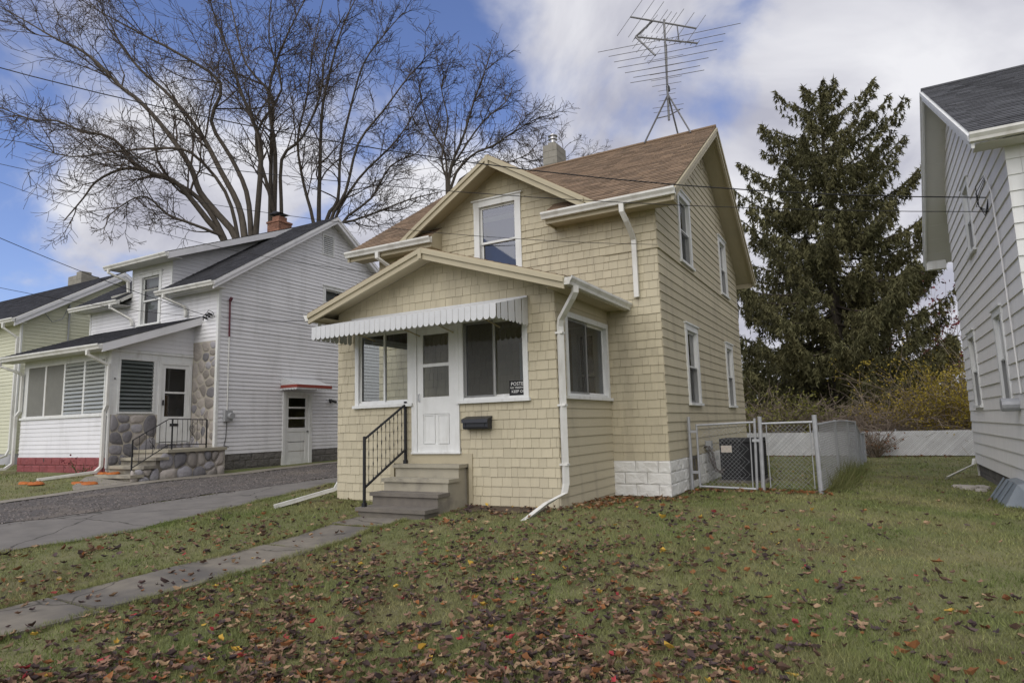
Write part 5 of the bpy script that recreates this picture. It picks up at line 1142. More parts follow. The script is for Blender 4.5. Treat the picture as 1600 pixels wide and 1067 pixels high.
downspout(rh, [np.array([hx - .04, 9.3, .2]), np.array([hx - .08, 9.2, .08]), np.array([9.85, 7.6, g(9.85, 7.6) + .06])], (.6, .8, 0), m='soffit')
# service entry wires on the wall
sv = MB().tube([Fhe(3.5, 5.0, .1), Fhe(3.4, 4.7, .06), Fhe(3.3, 3.6, .05), Fhe(3.15, 1.5, .05)], .011, 6).build('service_mast', 'grey_siding', hwl)
for k in range(4):
    MB().tube([Fhe(3.5, 5.0 - .03 * k, .1), Fhe(3.75 + .05 * k, 4.9 - .1 * k, .2), Fhe(3.9, 4.6, .16), Fhe(3.85 - .1 * k, 4.42, .1), Fhe(3.6, 4.62, .08)], .0055, 5).build('service_loop', 'cable', sv)
MB().tube([Fhe(3.62, 1.34, .0), Fhe(3.62, 1.34, .24)], .10, 12).build('dryer_vent', 'galv', hwl)
# plastic window-well cover at its foot
ww = thing('window_well_cover', (10.3, 3.9, -.2), 'blue-grey plastic window well cover beside the grey house', 'cover')
zb = g(10.3, 3.9) - .02
P = [(hx + .03, 3.3, zb), (hx - .40, 3.3, zb), (hx - .40, 4.6, zb), (hx + .03, 4.75, zb)]; Q = [(hx + .03, 3.45, zb + .36), (hx - .18, 3.5, zb + .34), (hx - .18, 4.45, zb + .34), (hx + .03, 4.6, zb + .36)]
MB().add(P + Q, [(0, 1, 5, 4), (1, 2, 6, 5), (2, 3, 7, 6), (4, 5, 6, 7)]).build('cover', 'plastic', ww)
for y in (3.75, 4.15, 4.5): MB().beam((hx - .41, y, zb), (hx - .19, y - .02, zb + .35), Y3 * .05, np.array([-.012, 0, .015])).build('rib', 'plastic', ww)
for k, (x, y, s_) in enumerate(((10.05, 5.9, .16), (9.9, 6.2, .12), (10.25, 6.1, .14), (10.2, 5.6, .11))):
    R = random.Random(k); pl = [(x + s_ * math.cos(t) * R.uniform(.8, 1.2), y + s_ * 1.3 * math.sin(t) * R.uniform(.8, 1.2)) for t in np.linspace(0, 2 * math.pi, 9)[:-1]]
    o = ring_stone(MB(), lambda a, b, c=0.: np.array([a, b, g(x, y) - .01 + c]), pl, s_ * .5, R=R, jit=.01).build('rubble_stone', 'rubble', smooth=False)
    tag(o, 'pale flat rubble stone lying on grass near the window well cover', 'stone', 'rubble stones near the window well')
# ================================================================== FENCES
def wires(mb, P0, P1, top, sp=.075, bot=.03, r=.0022):
    """chain-link fabric between P0 and P1; top(t) is the height above the ground line at t"""
    P0, P1 = np.asarray(P0, float), np.asarray(P1, float); Lh = float(np.linalg.norm((P1 - P0)[:2])); H = top(0) - bot
    uu = (P1 - P0) / Lh; nn = np.cross(uu, Z3); nn /= np.linalg.norm(nn)
    def pt(a, b):
        t = a / Lh; return P0 + (P1 - P0) * t + Z3 * (bot + (top(t) - bot) * b / H)
    for sgn in (1, -1):
        k0 = -H if sgn > 0 else 0.0; a = k0 - (k0 % sp)
        while a < Lh + (H if sgn < 0 else 0):
            pts = []
            for b in np.linspace(0, H, 6):
                q = a + sgn * b
                if -1e-6 <= q <= Lh: pts.append(pt(q, b))
            # clip ends exactly
            if len(pts) >= 2:
                vs = []
                for q in pts: vs += [q + nn * .0025 + Z3 * r, q + nn * .0025 - Z3 * r, q - nn * .0025]
                fs = [f for i in range(len(pts) - 1) for f in ((3 * i, 3 * i + 1, 3 * i + 4, 3 * i + 3), (3 * i + 1, 3 * i + 2, 3 * i + 5, 3 * i + 4), (3 * i + 2, 3 * i, 3 * i + 3, 3 * i + 5))]
                mb.add(vs, fs)
            a += sp
    return mb
yg = 3.45
gate = thing('chain_link_gate', (6.2, yg, -.05), 'closed chain link gate in front of the black air conditioning unit', 'gate')
gA, gB = 5.70, 6.70
MB().tube([(5.56, yg, -.2), (5.56, yg, 1.30)], .03, 8).build('hinge_post', 'galv', gate)
fr_ = MB().tube([(gA, yg, .0), (gA, yg, 1.16)], .02, 8).tube([(gB, yg, -.02), (gB + .04, yg, 1.24)], .024, 8).tube([(gA, yg, 1.14), (gB + .04, yg, 1.17)], .02, 8).tube([(gA, yg, .02), (gB, yg, -.01)], .02, 8).tube([(gB - .07, yg, .0), (gB - .05, yg, 1.15)], .012, 6)
fr_.build('gate_frame', 'galv', gate)
wires(MB(), (gA, yg, .0), (gB - .05, yg, -.01), lambda t: 1.14).build('chain_link_mesh', 'wire', gate, kind='stuff')
for z in (.25, 1.0): MB().box(5.56, gA, yg - .03, yg + .03, z, z + .05).build('hinge', 'galv', gate)
MB().box(gB - .02, gB + .14, yg - .03, yg + .02, .82, .87).build('latch', 'galv', gate)
fen = thing('chain_link_fence', (7.7, yg, -.05), 'galvanised chain link fence running back from the gate', 'fence')
MB().tube([(6.80, yg, -.2), (6.83, yg, 1.27)], .036, 10).build('post', 'galv', fen)
MB().tube([(7.73, yg, -.2), (7.72, yg, 1.27)], .042, 10).build('post', 'galv', fen)
MB().tube([(6.83, yg, 1.14), (7.72, yg, 1.15)], .021, 8).build('rail', 'galv', fen); MB().tube([(6.93, yg, .02), (6.93, yg, 1.14)], .010, 6).tube([(7.64, yg, .02), (7.64, yg, 1.14)], .010, 6).build('tension_bar', 'galv', fen)
wires(MB(), (6.9, yg, -.02), (7.68, yg, -.02), lambda t: 1.13).build('chain_link_mesh', 'wire', fen, kind='stuff')
Fe0, Fe1 = np.array([7.72, yg, g(7.72, yg)]), np.array([8.33, 12.6, g(8.33, 12.6)])
def ftop(t): return 1.16 + .05 * math.sin(min(t, .75) * 4.2) if t < .75 else 1.155 - (1.155 - .83) * min(1, (t - .75) / .13)
fm = wires(MB(), Fe0 + [.03, .05, 0], Fe1, ftop, sp=.085); fm.build('chain_link_mesh', 'wire', fen, kind='stuff')
MB().tube([Fe0 + (Fe1 - Fe0) * t + Z3 * ftop(t) for t in np.linspace(0, 1, 30)], .018, 6).build('rail', 'galv', fen)
for t in (.3, .55, .75, .88, 1.0):
    q = Fe0 + (Fe1 - Fe0) * t; MB().tube([q - Z3 * .2, q + Z3 * (ftop(t) + .03)], .028, 8).build('post', 'galv', fen)
# white slatted chain link along the back
bf = thing('slatted_fence', (8.0, 15.0, -.08), 'low chain link fence woven with white slats along the back', 'fence')
bx0_, bx1_, by_, bh = 1.5, 14.0, 15.0, .76
sl_ = MB(); a = bx0_ - bh
R = random.Random(3)
while a < bx1_:
    p = [(max(a, bx0_), max(0, bx0_ - a)), (max(a + .058, bx0_), max(0, bx0_ - a - .058)), (min(a + .058 + bh, bx1_), min(bh, bx1_ - a - .058)), (min(a + bh, bx1_), min(bh, bx1_ - a))]
    if p[1][0] < bx1_ and p[2][0] > bx0_: sl_.add([(x, by_, g(x, by_) + .03 + z) for x, z in p], [(0, 1, 2, 3)], R.uniform(-1, 1))
    a += .062
sl_.build('slats', 'slat', bf, kind='stuff')
wires(MB(), (bx0_, by_ - .02, g(bx0_, by_)), (bx1_, by_ - .02, g(bx1_, by_)), lambda t: .82, sp=.075).build('chain_link_mesh', 'wire', bf, kind='stuff')
for x in np.arange(2.0, 14.1, 2.4): MB().tube([(x, by_ + .04, g(x, by_) - .2), (x, by_ + .04, g(x, by_) + .86)], .025, 6).build('post', 'galv', bf)
pk = at_d(1362, 731, 21.5); pk[2] = g(pk[0], pk[1]) + .02
tag(MB().box(pk[0] - .35, pk[0] + .42, pk[1] - .05, pk[1] + .05, pk[2], pk[2] + .03).box(pk[0] - .3, pk[0] - .25, pk[1] - .1, pk[1] + .1, pk[2] - .02, pk[2]).build('white_plank', 'white'), 'short white plank lying on the grass at the far end of the fence', 'plank')

# ================================================================== OVERHEAD CABLES
def off(px, py, t): return at_d(px, py, t)
cable('overhead_cable', [off(-60, 90, 11), Fhe(3.62, 4.66, .1)], .010, 'thick upper overhead cable crossing to the grey house', sag=.62)
cable('overhead_cable', [off(-60, 208, 11), Fhe(3.62, 4.42, .08)], .0065, 'lower overhead cable crossing to the grey house', sag=.36)
cable('overhead_cable', [off(-60, 243, 10.5), (XR + .02, D - .04, BELT + .03)], .005, 'thin cable ending at the corner of the cream house', sag=.33)
cable('overhead_cable', [off(-60, 346, 13), (-7.25, 2.44, 4.46)], .008, 'service cable dropping to the stone corner of the clapboard house', sag=.10)
cable('overhead_cable', [off(-60, 437, 13), (-7.05, 2.44, 4.40)], .0055, 'slack low cable reaching the corner of the clapboard house', sag=.12)
cable('overhead_cable', [off(-60, 262, 14), (-1.0, 2.4, 4.78)], .0055, 'thin cable passing the dormer towards the cream eave', sag=.35)
cable('overhead_cable', [Fwe(2.62, 4.42, .05), (-.4, -.1, PE - .05)], .006, 'short cable spanning from clapboard wall to cream porch gutter', sag=.08)
ib = thing('cable_bracket', (-7.15, 2.5, 4.4), 'cable bracket with black clamps on the clapboard house corner', 'bracket')
for k, (x, z) in enumerate(((-7.42, 4.42), (-7.3, 4.47), (-7.2, 4.5))): MB().tube([(x, 2.50, z), (x + .03, 2.36, z + .03)], .03, 6).tube([(x + .03, 2.37, z + .02), (x + .05, 2.36, z - .08)], .014, 5).build('clamp', 'black_iron', ib)
MB().tube([(-7.42, 2.38, 4.45), (-7.2, 2.40, 4.62), (-7.05, 2.42, 4.55), (-6.98, 2.43, 4.40)], .008, 5).build('wire_loop', 'cable', ib)

# ================================================================== SMALL THINGS
def bundle(px, py, z, s, label, seed):
    d = ray(px, py); q = CAM + d * ((.25 - CAM[2]) / d[2])
    for _ in range(30): q = CAM + d * ((.5 * (q[2] + g(q[0], q[1])) - CAM[2]) / d[2])
    if z is None: z = g(q[0], q[1]) + .008
    else: q = np.array([-7.55, .12, z])
    R = random.Random(seed); o = thing('orange_bundle', (q[0], q[1], z), label, 'bundle')
    for k, (dx, sc) in enumerate(((-.16, .8), (.10, 1.0))):
        pl = [(q[0] + dx * s * 1.6 + .21 * s * sc * math.cos(a_) * R.uniform(.8, 1.2), q[1] + .03 * k + .15 * s * sc * math.sin(a_) * R.uniform(.8, 1.2)) for a_ in np.linspace(0, 2 * math.pi, 15)[:-1]]
        ring_stone(MB(), lambda a_, b_, c=0.: np.array([a_, b_, z + c]), pl, .05 * s * sc, inset=.9, jit=.022 * s, R=R).build('fold', 'orange', o, smooth=True)
    return o
bundle(183, 735, .335, .9, 'crumpled orange bundle on the lowest fieldstone step', 1)
bundle(131, 757, None, 1.0, 'crumpled orange bundle on the ground below the clapboard downspout', 2)
bundle(48, 757, None, 1.0, 'crumpled orange bundle lying on grass before the red block foundation', 3)
for k, (px, py) in enumerate(((745, 790), (757, 788))):
    d = ray(px, py); q = CAM + d * ((-.03 - CAM[2]) / d[2]); R = random.Random(k + 20); s_ = .09
    pl = [(q[0] + s_ * math.cos(t) * R.uniform(.8, 1.2), q[1] + s_ * .8 * math.sin(t) * R.uniform(.8, 1.2)) for t in np.linspace(0, 2 * math.pi, 9)[:-1]]
    tag(ring_stone(MB(), lambda a_, b_, c=0.: np.array([a_, b_, g(q[0], q[1]) + c]), pl, .05, R=R, jit=.008).build('pale_rock', 'rubble'), 'small pale rock on the bare soil beside the concrete steps', 'rock', 'pale rocks by the steps')

# ================================================================== BARE TREES
def unit(v): return v / (np.linalg.norm(v) + 1e-12)
def grow(mb, R, p, d, L, r, level, maxl, stats):
    n = 5 if level < maxl else 4; pts = [p]; q = p.copy(); dd = unit(d)
    for i in range(n):
        dd = unit(dd + np.array([R.gauss(0, .22), R.gauss(0, .22), R.gauss(.015, .20)]))
        q = q + dd * (L / n); pts.append(q.copy())
    rr = [max(r * (1 - .75 * i / n), .0095) for i in range(n + 1)]
    mb.tube(pts, rr, 4 if r > .03 else 3, cap=False, var=R.uniform(-1, 1)); stats[0] += 1
    if level >= maxl: return
    kids = {1: 7, 2: 5, 3: 4}.get(level, 4)
    for k in range(kids):
        t = R.uniform(.22, 1.0) * n; i = min(int(t), n - 1); b = pts[i] + (pts[i + 1] - pts[i]) * (t - i)
        ax = unit(pts[i + 1] - pts[i]); side = unit(np.cross(ax, np.array([R.gauss(0, 1), R.gauss(0, 1), R.gauss(0, 1)])))
        a_ = math.radians(R.uniform(22, 58)); nd = ax * math.cos(a_) + side * math.sin(a_); nd[2] += .04
        grow(mb, R, b, nd, L * R.uniform(.36, .62), max(rr[i] * .55, .0095), level + 1, maxl, stats)
def bare_tree(name, base_px, depth, limbs, label, seed, r0, kids=11, sub=.34, maxl=3, thin=.03):
    R = random.Random(seed); b = at_d(*base_px, depth); base = np.array([b[0], b[1], g(b[0], b[1]) - .2])
    t = thing(name, base, label, 'tree'); tr = MB(); cr = MB(); st_ = [0]
    fork = base + Z3 * 4.2
    tr.tube([base - Z3 * .3, base + Z3 * .4, base + Z3 * 2, fork], [r0 * 1.35, r0 * 1.1, r0, r0 * .95], 10, var=.01)
    for pth, ra, dz in limbs:
        P = [at_d(x, y, depth + dz * i / max(1, len(pth) - 1)) for i, (x, y) in enumerate(pth)]
        P = [fork - Z3 * .6, fork * .45 + P[0] * .55 + Z3 * .3] + P
        # smooth and resample
        Q = []
        for i in range(len(P) - 1):
            p0, p1, p2, p3 = P[max(i - 1, 0)], P[i], P[i + 1], P[min(i + 2, len(P) - 1)]
            for u in (0, .33, .66): Q.append(.5 * (2 * p1 + (p2 - p0) * u + (2 * p0 - 5 * p1 + 4 * p2 - p3) * u * u + (3 * p1 - p0 - 3 * p2 + p3) * u ** 3))
        Q.append(P[-1]); n = len(Q); rs = [.85 * ra * (1 - .96 * (i / (n - 1)) ** .65) + .016 for i in range(n)]
        tr.tube(Q, rs, 7, cap=False, var=R.uniform(-1, 1))
        Ltot = sum(np.linalg.norm(Q[i + 1] - Q[i]) for i in range(n - 1))
        for k in range(kids):
            i = int(R.uniform(.38, .99) * (n - 1)); i = min(i, n - 2); ax = unit(Q[i + 1] - Q[i])
            side = unit(np.cross(ax, np.array([R.gauss(0, 1), R.gauss(0, 1), R.gauss(0, 1)]))); a_ = math.radians(R.uniform(20, 50))
            nd = ax * math.cos(a_) + side * math.sin(a_); nd[2] += .02
            grow(cr, R, Q[i], nd, Ltot * sub * R.uniform(.5, 1.0) * (1.1 - .55 * i / n), min(max(rs[i] * .5, thin), .09), 1, maxl, st_)
    tr.build('trunk', 'bark', t, smooth=True); cr.build('crown', 'twig', t)
    return st_[0]
LA = [([(352, 380), (325, 345), (295, 307), (270, 282), (237, 271), (215, 264), (185, 266), (150, 284), (130, 310), (100, 345)], .25, -2),
      ([(350, 372), (312, 312), (262, 280), (215, 262), (195, 235), (170, 214), (125, 204), (88, 189), (50, 187), (0, 168)], .2, -1),
      ([(370, 375), (340, 335), (312, 300), (298, 262), (262, 208), (220, 160), (190, 137), (150, 97), (120, 75), (95, 65), (55, 42), (0, 10)], .27, 0),
      ([(382, 370), (372, 320), (345, 268), (320, 220), (292, 180), (255, 140), (220, 110), (190, 72), (172, 37), (150, 5)], .26, 2),
      ([(392, 365), (385, 300), (360, 245), (330, 190), (345, 130), (275, 82), (237, 62), (200, 42), (150, 15), (90, -25)], .2, 3),
      ([(400, 362), (408, 240), (396, 192), (375, 140), (360, 88), (340, 40), (325, -10)], .24, 1),
      ([(352, 378), (330, 362), (300, 350), (262, 335), (230, 308), (200, 315), (160, 345)], .14, -3),
      ([(372, 372), (352, 300), (300, 240), (250, 232), (180, 237), (110, 245), (40, 225)], .15, -3)]
LB = [([(428, 350), (430, 240), (420, 160), (428, 108), (452, 48), (482, -10)], .24, 1), ([(422, 350), (424, 220), (424, 152), (384, 100), (368, 40), (355, -20)], .2, 2),
      ([(440, 345), (440, 250), (472, 215), (500, 150), (510, 80), (540, 20)], .17, -2), ([(432, 355), (415, 280), (400, 210), (440, 140), (420, 60), (428, -30)], .18, -2)]
LD_ = [([(498, 348), (500, 256), (504, 168), (520, 96), (536, 40), (560, -10)], .22, 1), ([(510, 345), (528, 312), (532, 240), (548, 168), (568, 100), (600, 55), (630, 20)], .18, 2),
       ([(515, 350), (540, 300), (560, 224), (600, 172), (640, 118), (665, 95)], .17, -1), ([(520, 360), (552, 345), (580, 335), (640, 312), (690, 300)], .15, -2), ([(490, 350), (475, 290), (465, 220), (480, 150), (490, 70), (505, 0)], .17, 2),
       ([(520, 352), (560, 280), (610, 230), (640, 190), (660, 150)], .15, 0), ([(530, 355), (580, 310), (610, 260), (650, 240), (670, 215)], .13, 1)]
LC = [([(700, 300), (705, 260), (725, 210), (740, 160), (758, 110), (768, 78)], .17, 0), ([(698, 290), (695, 240), (672, 200), (660, 160), (655, 130)], .13, 1), ([(705, 292), (735, 245), (770, 228), (805, 205), (845, 182)], .14, -1),
      ([(702, 280), (720, 240), (755, 190), (790, 160), (800, 140)], .12, 2), ([(700, 295), (690, 250), (700, 190), (690, 140), (700, 110)], .11, 0), ([(708, 300), (750, 262), (800, 252), (835, 235)], .1, 2)]
nst = [bare_tree('bare_tree', (392, 500), 31, LA, 'huge bare spreading tree with limbs sweeping out above the clapboard roof', 11, .62, kids=15, sub=.26),
       bare_tree('bare_tree', (430, 500), 33, LB, 'tall upright bare tree directly behind the brick chimney', 12, .45, kids=14, sub=.23),
       bare_tree('bare_tree', (505, 500), 35, LD_, 'bare tree with dense grey twigs between clapboard ridge and cream gable', 13, .42, kids=15, sub=.20),
       bare_tree('bare_tree', (702, 500), 34, LC, 'smaller bare tree rising behind the cream cross gable', 14, .28, kids=12, sub=.21)]
LE = [([(870, 300), (872, 260), (880, 235), (892, 222)], .06, 0), ([(868, 300), (850, 265), (835, 240), (828, 225)], .06, 0), ([(872, 300), (895, 262), (912, 250), (925, 242)], .05, 0), ([(868, 300), (840, 280), (815, 262), (800, 250)], .05, 0)]
nst.append(bare_tree('bare_tree', (868, 500), 48, LE, 'distant bare tree top showing around the block chimney', 15, .2, kids=6, sub=.16, thin=.02))

# ================================================================== SPRUCE
def spruce(base, H, label, seed):
    rg_ = np.random.default_rng(seed); R = random.Random(seed)
    t = thing('spruce_tree', base, label, 'tree'); base = np.asarray(base, float)
    tk = MB(); top = base + np.array([.35, 0, H]); tk.tube([base - Z3 * .3, base + Z3 * .5, base + (top - base) * .5, top], [.42, .34, .2, .02], 10)
    tk.build('trunk', 'bark', t, smooth=True)
    wood = MB(); T = []; var = []
    def prof(f):    # crown radius along the height fraction
        return float(np.interp(f, [0, .08, .25, .45, .62, .75, .86, .93, 1], [5.3, 5.7, 5.7, 5.3, 4.8, 4.0, 2.8, 1.6, .35]))
    f = .06; az = 0.0
    while f < .985:
        nb = 6 if f < .8 else 5
        for k in range(nb):
            az += 2.39996 + R.uniform(-.25, .25); Lb = prof(f) * R.choice([.55, .75, .85, .95, 1.0, 1.08]) * R.uniform(.88, 1.08)
            o = base + (top - base) * (f + R.uniform(-.012, .012)); h = np.array([math.cos(az), math.sin(az), 0])
            rise = np.interp(f, [0, .3, .6, .85, 1], [-.25, -.05, .22, .60, 1.2]) + R.uniform(-.1, .1); n = 8; pts = []
            for i in range(n + 1):
                s_ = i / n; z = rise * s_ * Lb * .55 - .22 * Lb * math.sin(s_ * math.pi * .8) * (1 - f) + .20 * Lb * s_ ** 3
                pts.append(o + h * Lb * s_ * (1 - .06 * s_) + Z3 * z)
            wood.tube(pts, [max(.05 * Lb / 4 * (1 - i / n), .008) for i in range(n + 1)], 4, cap=False)
            side = np.array([-h[1], h[0], 0]); P = np.array(pts)
            nt_ = int(Lb * 20) + 8
            for j in range(nt_):          # hanging branchlets on both sides, longest in the middle of the bough
                s_ = R.uniform(.10, 1.0) ** .75; i = min(int(s_ * n), n - 1); q = P[i] + (P[i + 1] - P[i]) * (s_ * n - i)
                w_ = R.uniform(-1, 1) * (.10 + .42 * math.sin(math.pi * min(1, s_ * .95))) * min(1.0, Lb / 2.6); q = q + side * w_ + h * abs(w_) * .5 + Z3 * (-.16 * abs(w_))
                hl = R.uniform(.2, 1.0) ** 1.3 * np.interp(f, [0, .5, .8, 1], [1.0, .85, .42, .22]) * (1.1 - .55 * s_) + .08
                m_ = int(6 + hl * 20); u = rg_.random(m_); ang = rg_.random(m_) * 6.283; out_ = (.10 + .25 * (1 - u))
                drop = np.c_[h[0] * .12 * u + side[0] * w_ * .25 * u, h[1] * .12 * u + side[1] * w_ * .25 * u, -u] * hl
                c0 = q + drop; sz = (.095 + .065 * rg_.random(m_)) * (1.05 - .35 * u)
                d1 = np.c_[np.cos(ang) * .55 + h[0] * out_, np.sin(ang) * .55 + h[1] * out_, rg_.normal(-.75, .35, m_)]; d1 /= np.linalg.norm(d1, axis=1)[:, None]
                d2 = np.cross(d1, rg_.normal(size=(m_, 3))); d2 /= np.linalg.norm(d2, axis=1)[:, None] + 1e-9
                tri = np.stack([c0 - d2 * (sz * .25)[:, None], c0 + d2 * (sz * .25)[:, None], c0 + d1 * (sz * 1.6)[:, None]], 1)
                T.append(tri); var.append(np.full(m_, R.uniform(-.7, .9)) + rg_.normal(0, .2, m_))
            m_ = int(Lb * 55); s2 = rg_.random(m_) ** .7 * n; ii = np.minimum(s2.astype(int), n - 1); c0 = P[ii] + (P[ii + 1] - P[ii]) * (s2 - ii)[:, None]      # needles clothing the bough itself
            d1 = rg_.normal(size=(m_, 3)) * [1, 1, .7] + h * .9 + Z3 * .25; d1 /= np.linalg.norm(d1, axis=1)[:, None]; d2 = np.cross(d1, rg_.normal(size=(m_, 3))); d2 /= np.linalg.norm(d2, axis=1)[:, None] + 1e-9
            sz = .10 + .07 * rg_.random(m_); T.append(np.stack([c0 - d2 * (sz * .22)[:, None], c0 + d2 * (sz * .22)[:, None], c0 + d1 * (sz * 1.6)[:, None]], 1)); var.append(rg_.uniform(-.3, .9, m_))
        f += np.interp(f, [0, .5, .75, 1], [.021, .027, .034, .038])
    wood.build('bough', 'twig', t)
    T = np.concatenate(T); tri_object('crown', T, np.concatenate(var), 'needles', t, kind=None)
    return len(T)
sp0 = at_y(1318, 690, 22.5)
nsp = spruce((sp0[0], 22.5, g(sp0[0], 22.5)), 16.1, 'tall drooping dark green spruce behind the slatted fence', 5)
nsp2 = 0

# ================================================================== SHRUBS AND BRUSH BEHIND THE FENCE
def shrub(name, c0, rx_, ry_, h, label, seed, stems=60, leaf=None, nleaf=0, lsize=.09, stem_mat='brush', lz=(.15, 1.0), arch=.35):
    rg_ = np.random.default_rng(seed); R = random.Random(seed); c0 = np.asarray(c0, float)
    t = thing(name, c0, label, 'shrub'); mb = MB(); tips = []
    for k in range(stems):
        a_ = R.uniform(0, 6.283); r_ = R.random() ** .5; p = c0 + np.array([math.cos(a_) * rx_ * r_ * .6, math.sin(a_) * ry_ * r_ * .6, -.05])
        d = unit(np.array([math.cos(a_) * .5 * r_ + R.gauss(0, .35), math.sin(a_) * .4 * r_ + R.gauss(0, .25), 1.0])); L_ = h * R.uniform(.55, 1.12); pts = [p]; q = p.copy()
        for i in range(6):
            d = unit(d + np.array([R.gauss(0, .16) + math.cos(a_) * arch * .3, R.gauss(0, .16), -arch * .28 * i / 3])); q = q + d * L_ / 6; pts.append(q.copy())
        mb.tube(pts, [.014 * (1 - .6 * i / 6) for i in range(7)], 3, cap=False, var=R.uniform(-1, 1)); tips += pts[2:]
        for j in range(4):
            i = R.randint(2, 5); b = pts[i]; dd = unit(pts[i + 1] - pts[i] + np.array([R.gauss(0, .6), R.gauss(0, .6), R.gauss(.1, .4)])); l = h * R.uniform(.15, .4)
            m1 = b + dd * l * .5 + np.array([0, 0, R.gauss(0, .04)]); m2 = m1 + unit(dd + np.array([R.gauss(0, .3), R.gauss(0, .3), R.gauss(-.1, .3)])) * l * .5
            mb.tube([b, m1, m2], [.008, .006, .004], 3, cap=False, var=R.uniform(-1, 1)); tips += [m1, m2]
    mb.build('stems', stem_mat, t)
    if leaf:
        tips = np.array(tips); z = (tips[:, 2] - c0[2]) / h; tips = tips[(z > lz[0]) & (z < lz[1] * 1.2)]
        idx = rg_.integers(0, len(tips), nleaf); c = tips[idx] + rg_.normal(0, .10, (nleaf, 3)) * [1, 1, .8]
        d1 = rg_.normal(size=(nleaf, 3)); d1 /= np.linalg.norm(d1, axis=1)[:, None]; d2 = np.cross(d1, rg_.normal(size=(nleaf, 3))); d2 /= np.linalg.norm(d2, axis=1)[:, None]
        s_ = (lsize * (.6 + .8 * rg_.random(nleaf)))[:, None]
        quad = np.stack([c - d1 * s_ * .6, c + d2 * s_ * .32, c + d1 * s_ * .6, c - d2 * s_ * .32], 1)
        tri_object('foliage', quad, rg_.uniform(-1, 1, nleaf), leaf, t, kind=None)
    return t
def spot(px, Y): q = at_y(px, 700, Y); return np.array([q[0], Y, g(q[0], Y)])
shrub('yellow_shrub', spot(1492, 16.4), .85, .8, 2.9, 'dense yellow-leaved shrub behind the fence beside the grey house', 1, 90, 'yellow_leaf', 12000, .062, arch=.15)
shrub('yellow_shrub', spot(1530, 17.4), 1.8, .8, 4.2, 'taller rusty yellow shrub partly hidden by the grey house', 2, 60, 'yellow_leaf', 6000, .065)
shrub('bare_brush', spot(1385, 16.2), 1.5, .7, 2.6, 'tangled tan brush without leaves behind the white slats', 3, 190, None, 0, arch=.8)
shrub('bare_brush', spot(1320, 16.6), 1.5, .7, 2.2, 'low brown tangle of bare stems beneath the spruce', 4, 170, None, 0, arch=.8)
shrub('bare_brush', spot(1262, 16.3), 1.1, .6, 2.3, 'greyish bare bush rising behind the gate post', 5, 110, 'green_leaf', 260, .07, arch=.6)
shrub('green_shrub', spot(1212, 16.4), 1.1, .7, 2.5, 'olive green leafy bush between house corner and gate post', 6, 70, 'green_leaf', 2600, .09)
shrub('green_shrub', spot(1168, 17.0), 1.2, .7, 2.7, 'olive grey twiggy bush at the rear corner of the cream house', 7, 110, 'green_leaf', 900, .08)
shrub('red_shrub', spot(1500, 27.5), .8, .8, 8.2, 'tall crimson-leaved bush glimpsed between spruce and grey house', 8, 40, 'red_leaf', 3000, .12, lz=(.4, 1.1), arch=.1)
shrub('vine_stump', spot(1366, 14.6), .22, .15, 1.15, 'brown vine-covered stump at the end of the chain link fence', 9, 60, 'rust_leaf', 160, .07, arch=.2)
shrub('foundation_weed', (-8.75, .1, .3), .06, .05, .48, 'thin pink-topped weed before the red block foundation', 10, 5, 'red_leaf', 24, .06, stem_mat='needles', lz=(.7, 1))
shrub('corner_shrub', at_d(2, 690, 23) * [1, 1, 0] + [0, 0, .35], .6, .5, 1.1, 'dark green shrub at the front of the pale green house', 12, 40, 'needles', 900, .10)
def wood_mass():
    rg_ = np.random.default_rng(77); n = 26000; x = rg_.uniform(-30, 34, n); y = rg_.uniform(30, 40, n); h = 3.6 + 1.3 * np.sin(x * .7) + .8 * np.sin(x * 2.1 + 1); z = rg_.random(n) * h
    c = np.c_[x, y, z]; d1 = rg_.normal(size=(n, 3)); d1 /= np.linalg.norm(d1, axis=1)[:, None]; d2 = np.cross(d1, rg_.normal(size=(n, 3))); d2 /= np.linalg.norm(d2, axis=1)[:, None]
    s_ = rg_.uniform(.12, .32, n)[:, None]; q = np.stack([c - d1 * s_, c + d2 * s_ * .5, c + d1 * s_, c - d2 * s_ * .5], 1)
    o = tri_object('distant_woods', q, rg_.uniform(-1, .3, n), 'needles'); tag(o, 'dark distant undergrowth behind the spruce and fences', 'woods', kind='stuff')
wood_mass()

# ================================================================== GRASS
def blocked(x, y):
    b = (x > -.06) & (x < W + .06) & (y > -.03) & (y < D) | (x > XL) & (x < XR + .05) & (y > D - .02) & (y < YB)
    b |= (x > 1.56) & (x < 2.54) & (y < -1.15) | (x > 1.48) & (x < 2.88) & (y > -1.2) & (y < .1)
    b |= (x < drive_edge(y) + .02) & (x > -6.4) & (y < 12) | (x > hx - .03) & (y > hy0) & (y < hy1 + .1)
    b |= (x > ax0 - .05) & (x < ax1 + .05) & (y > ay0 - .05) & (y < ay1 + .05) | (x < -6.4) & (y > -.1) & (x > -13.4)
    b |= (x > 2.95) & (x < 4.4) & (y > -.5 - .08 * np.sin(x * 9)) & (y < .1)
    return b
def lnoise(x, y, s, k):
    return (np.sin(x * s + 1.3 * k) * np.cos(y * s * 1.13 + 2.1 * k) + .6 * np.sin(x * s * 2.3 + y * s * 1.7 + k) + .4 * np.cos(x * s * 4.1 - y * s * 3.7 + 2 * k)) / 2
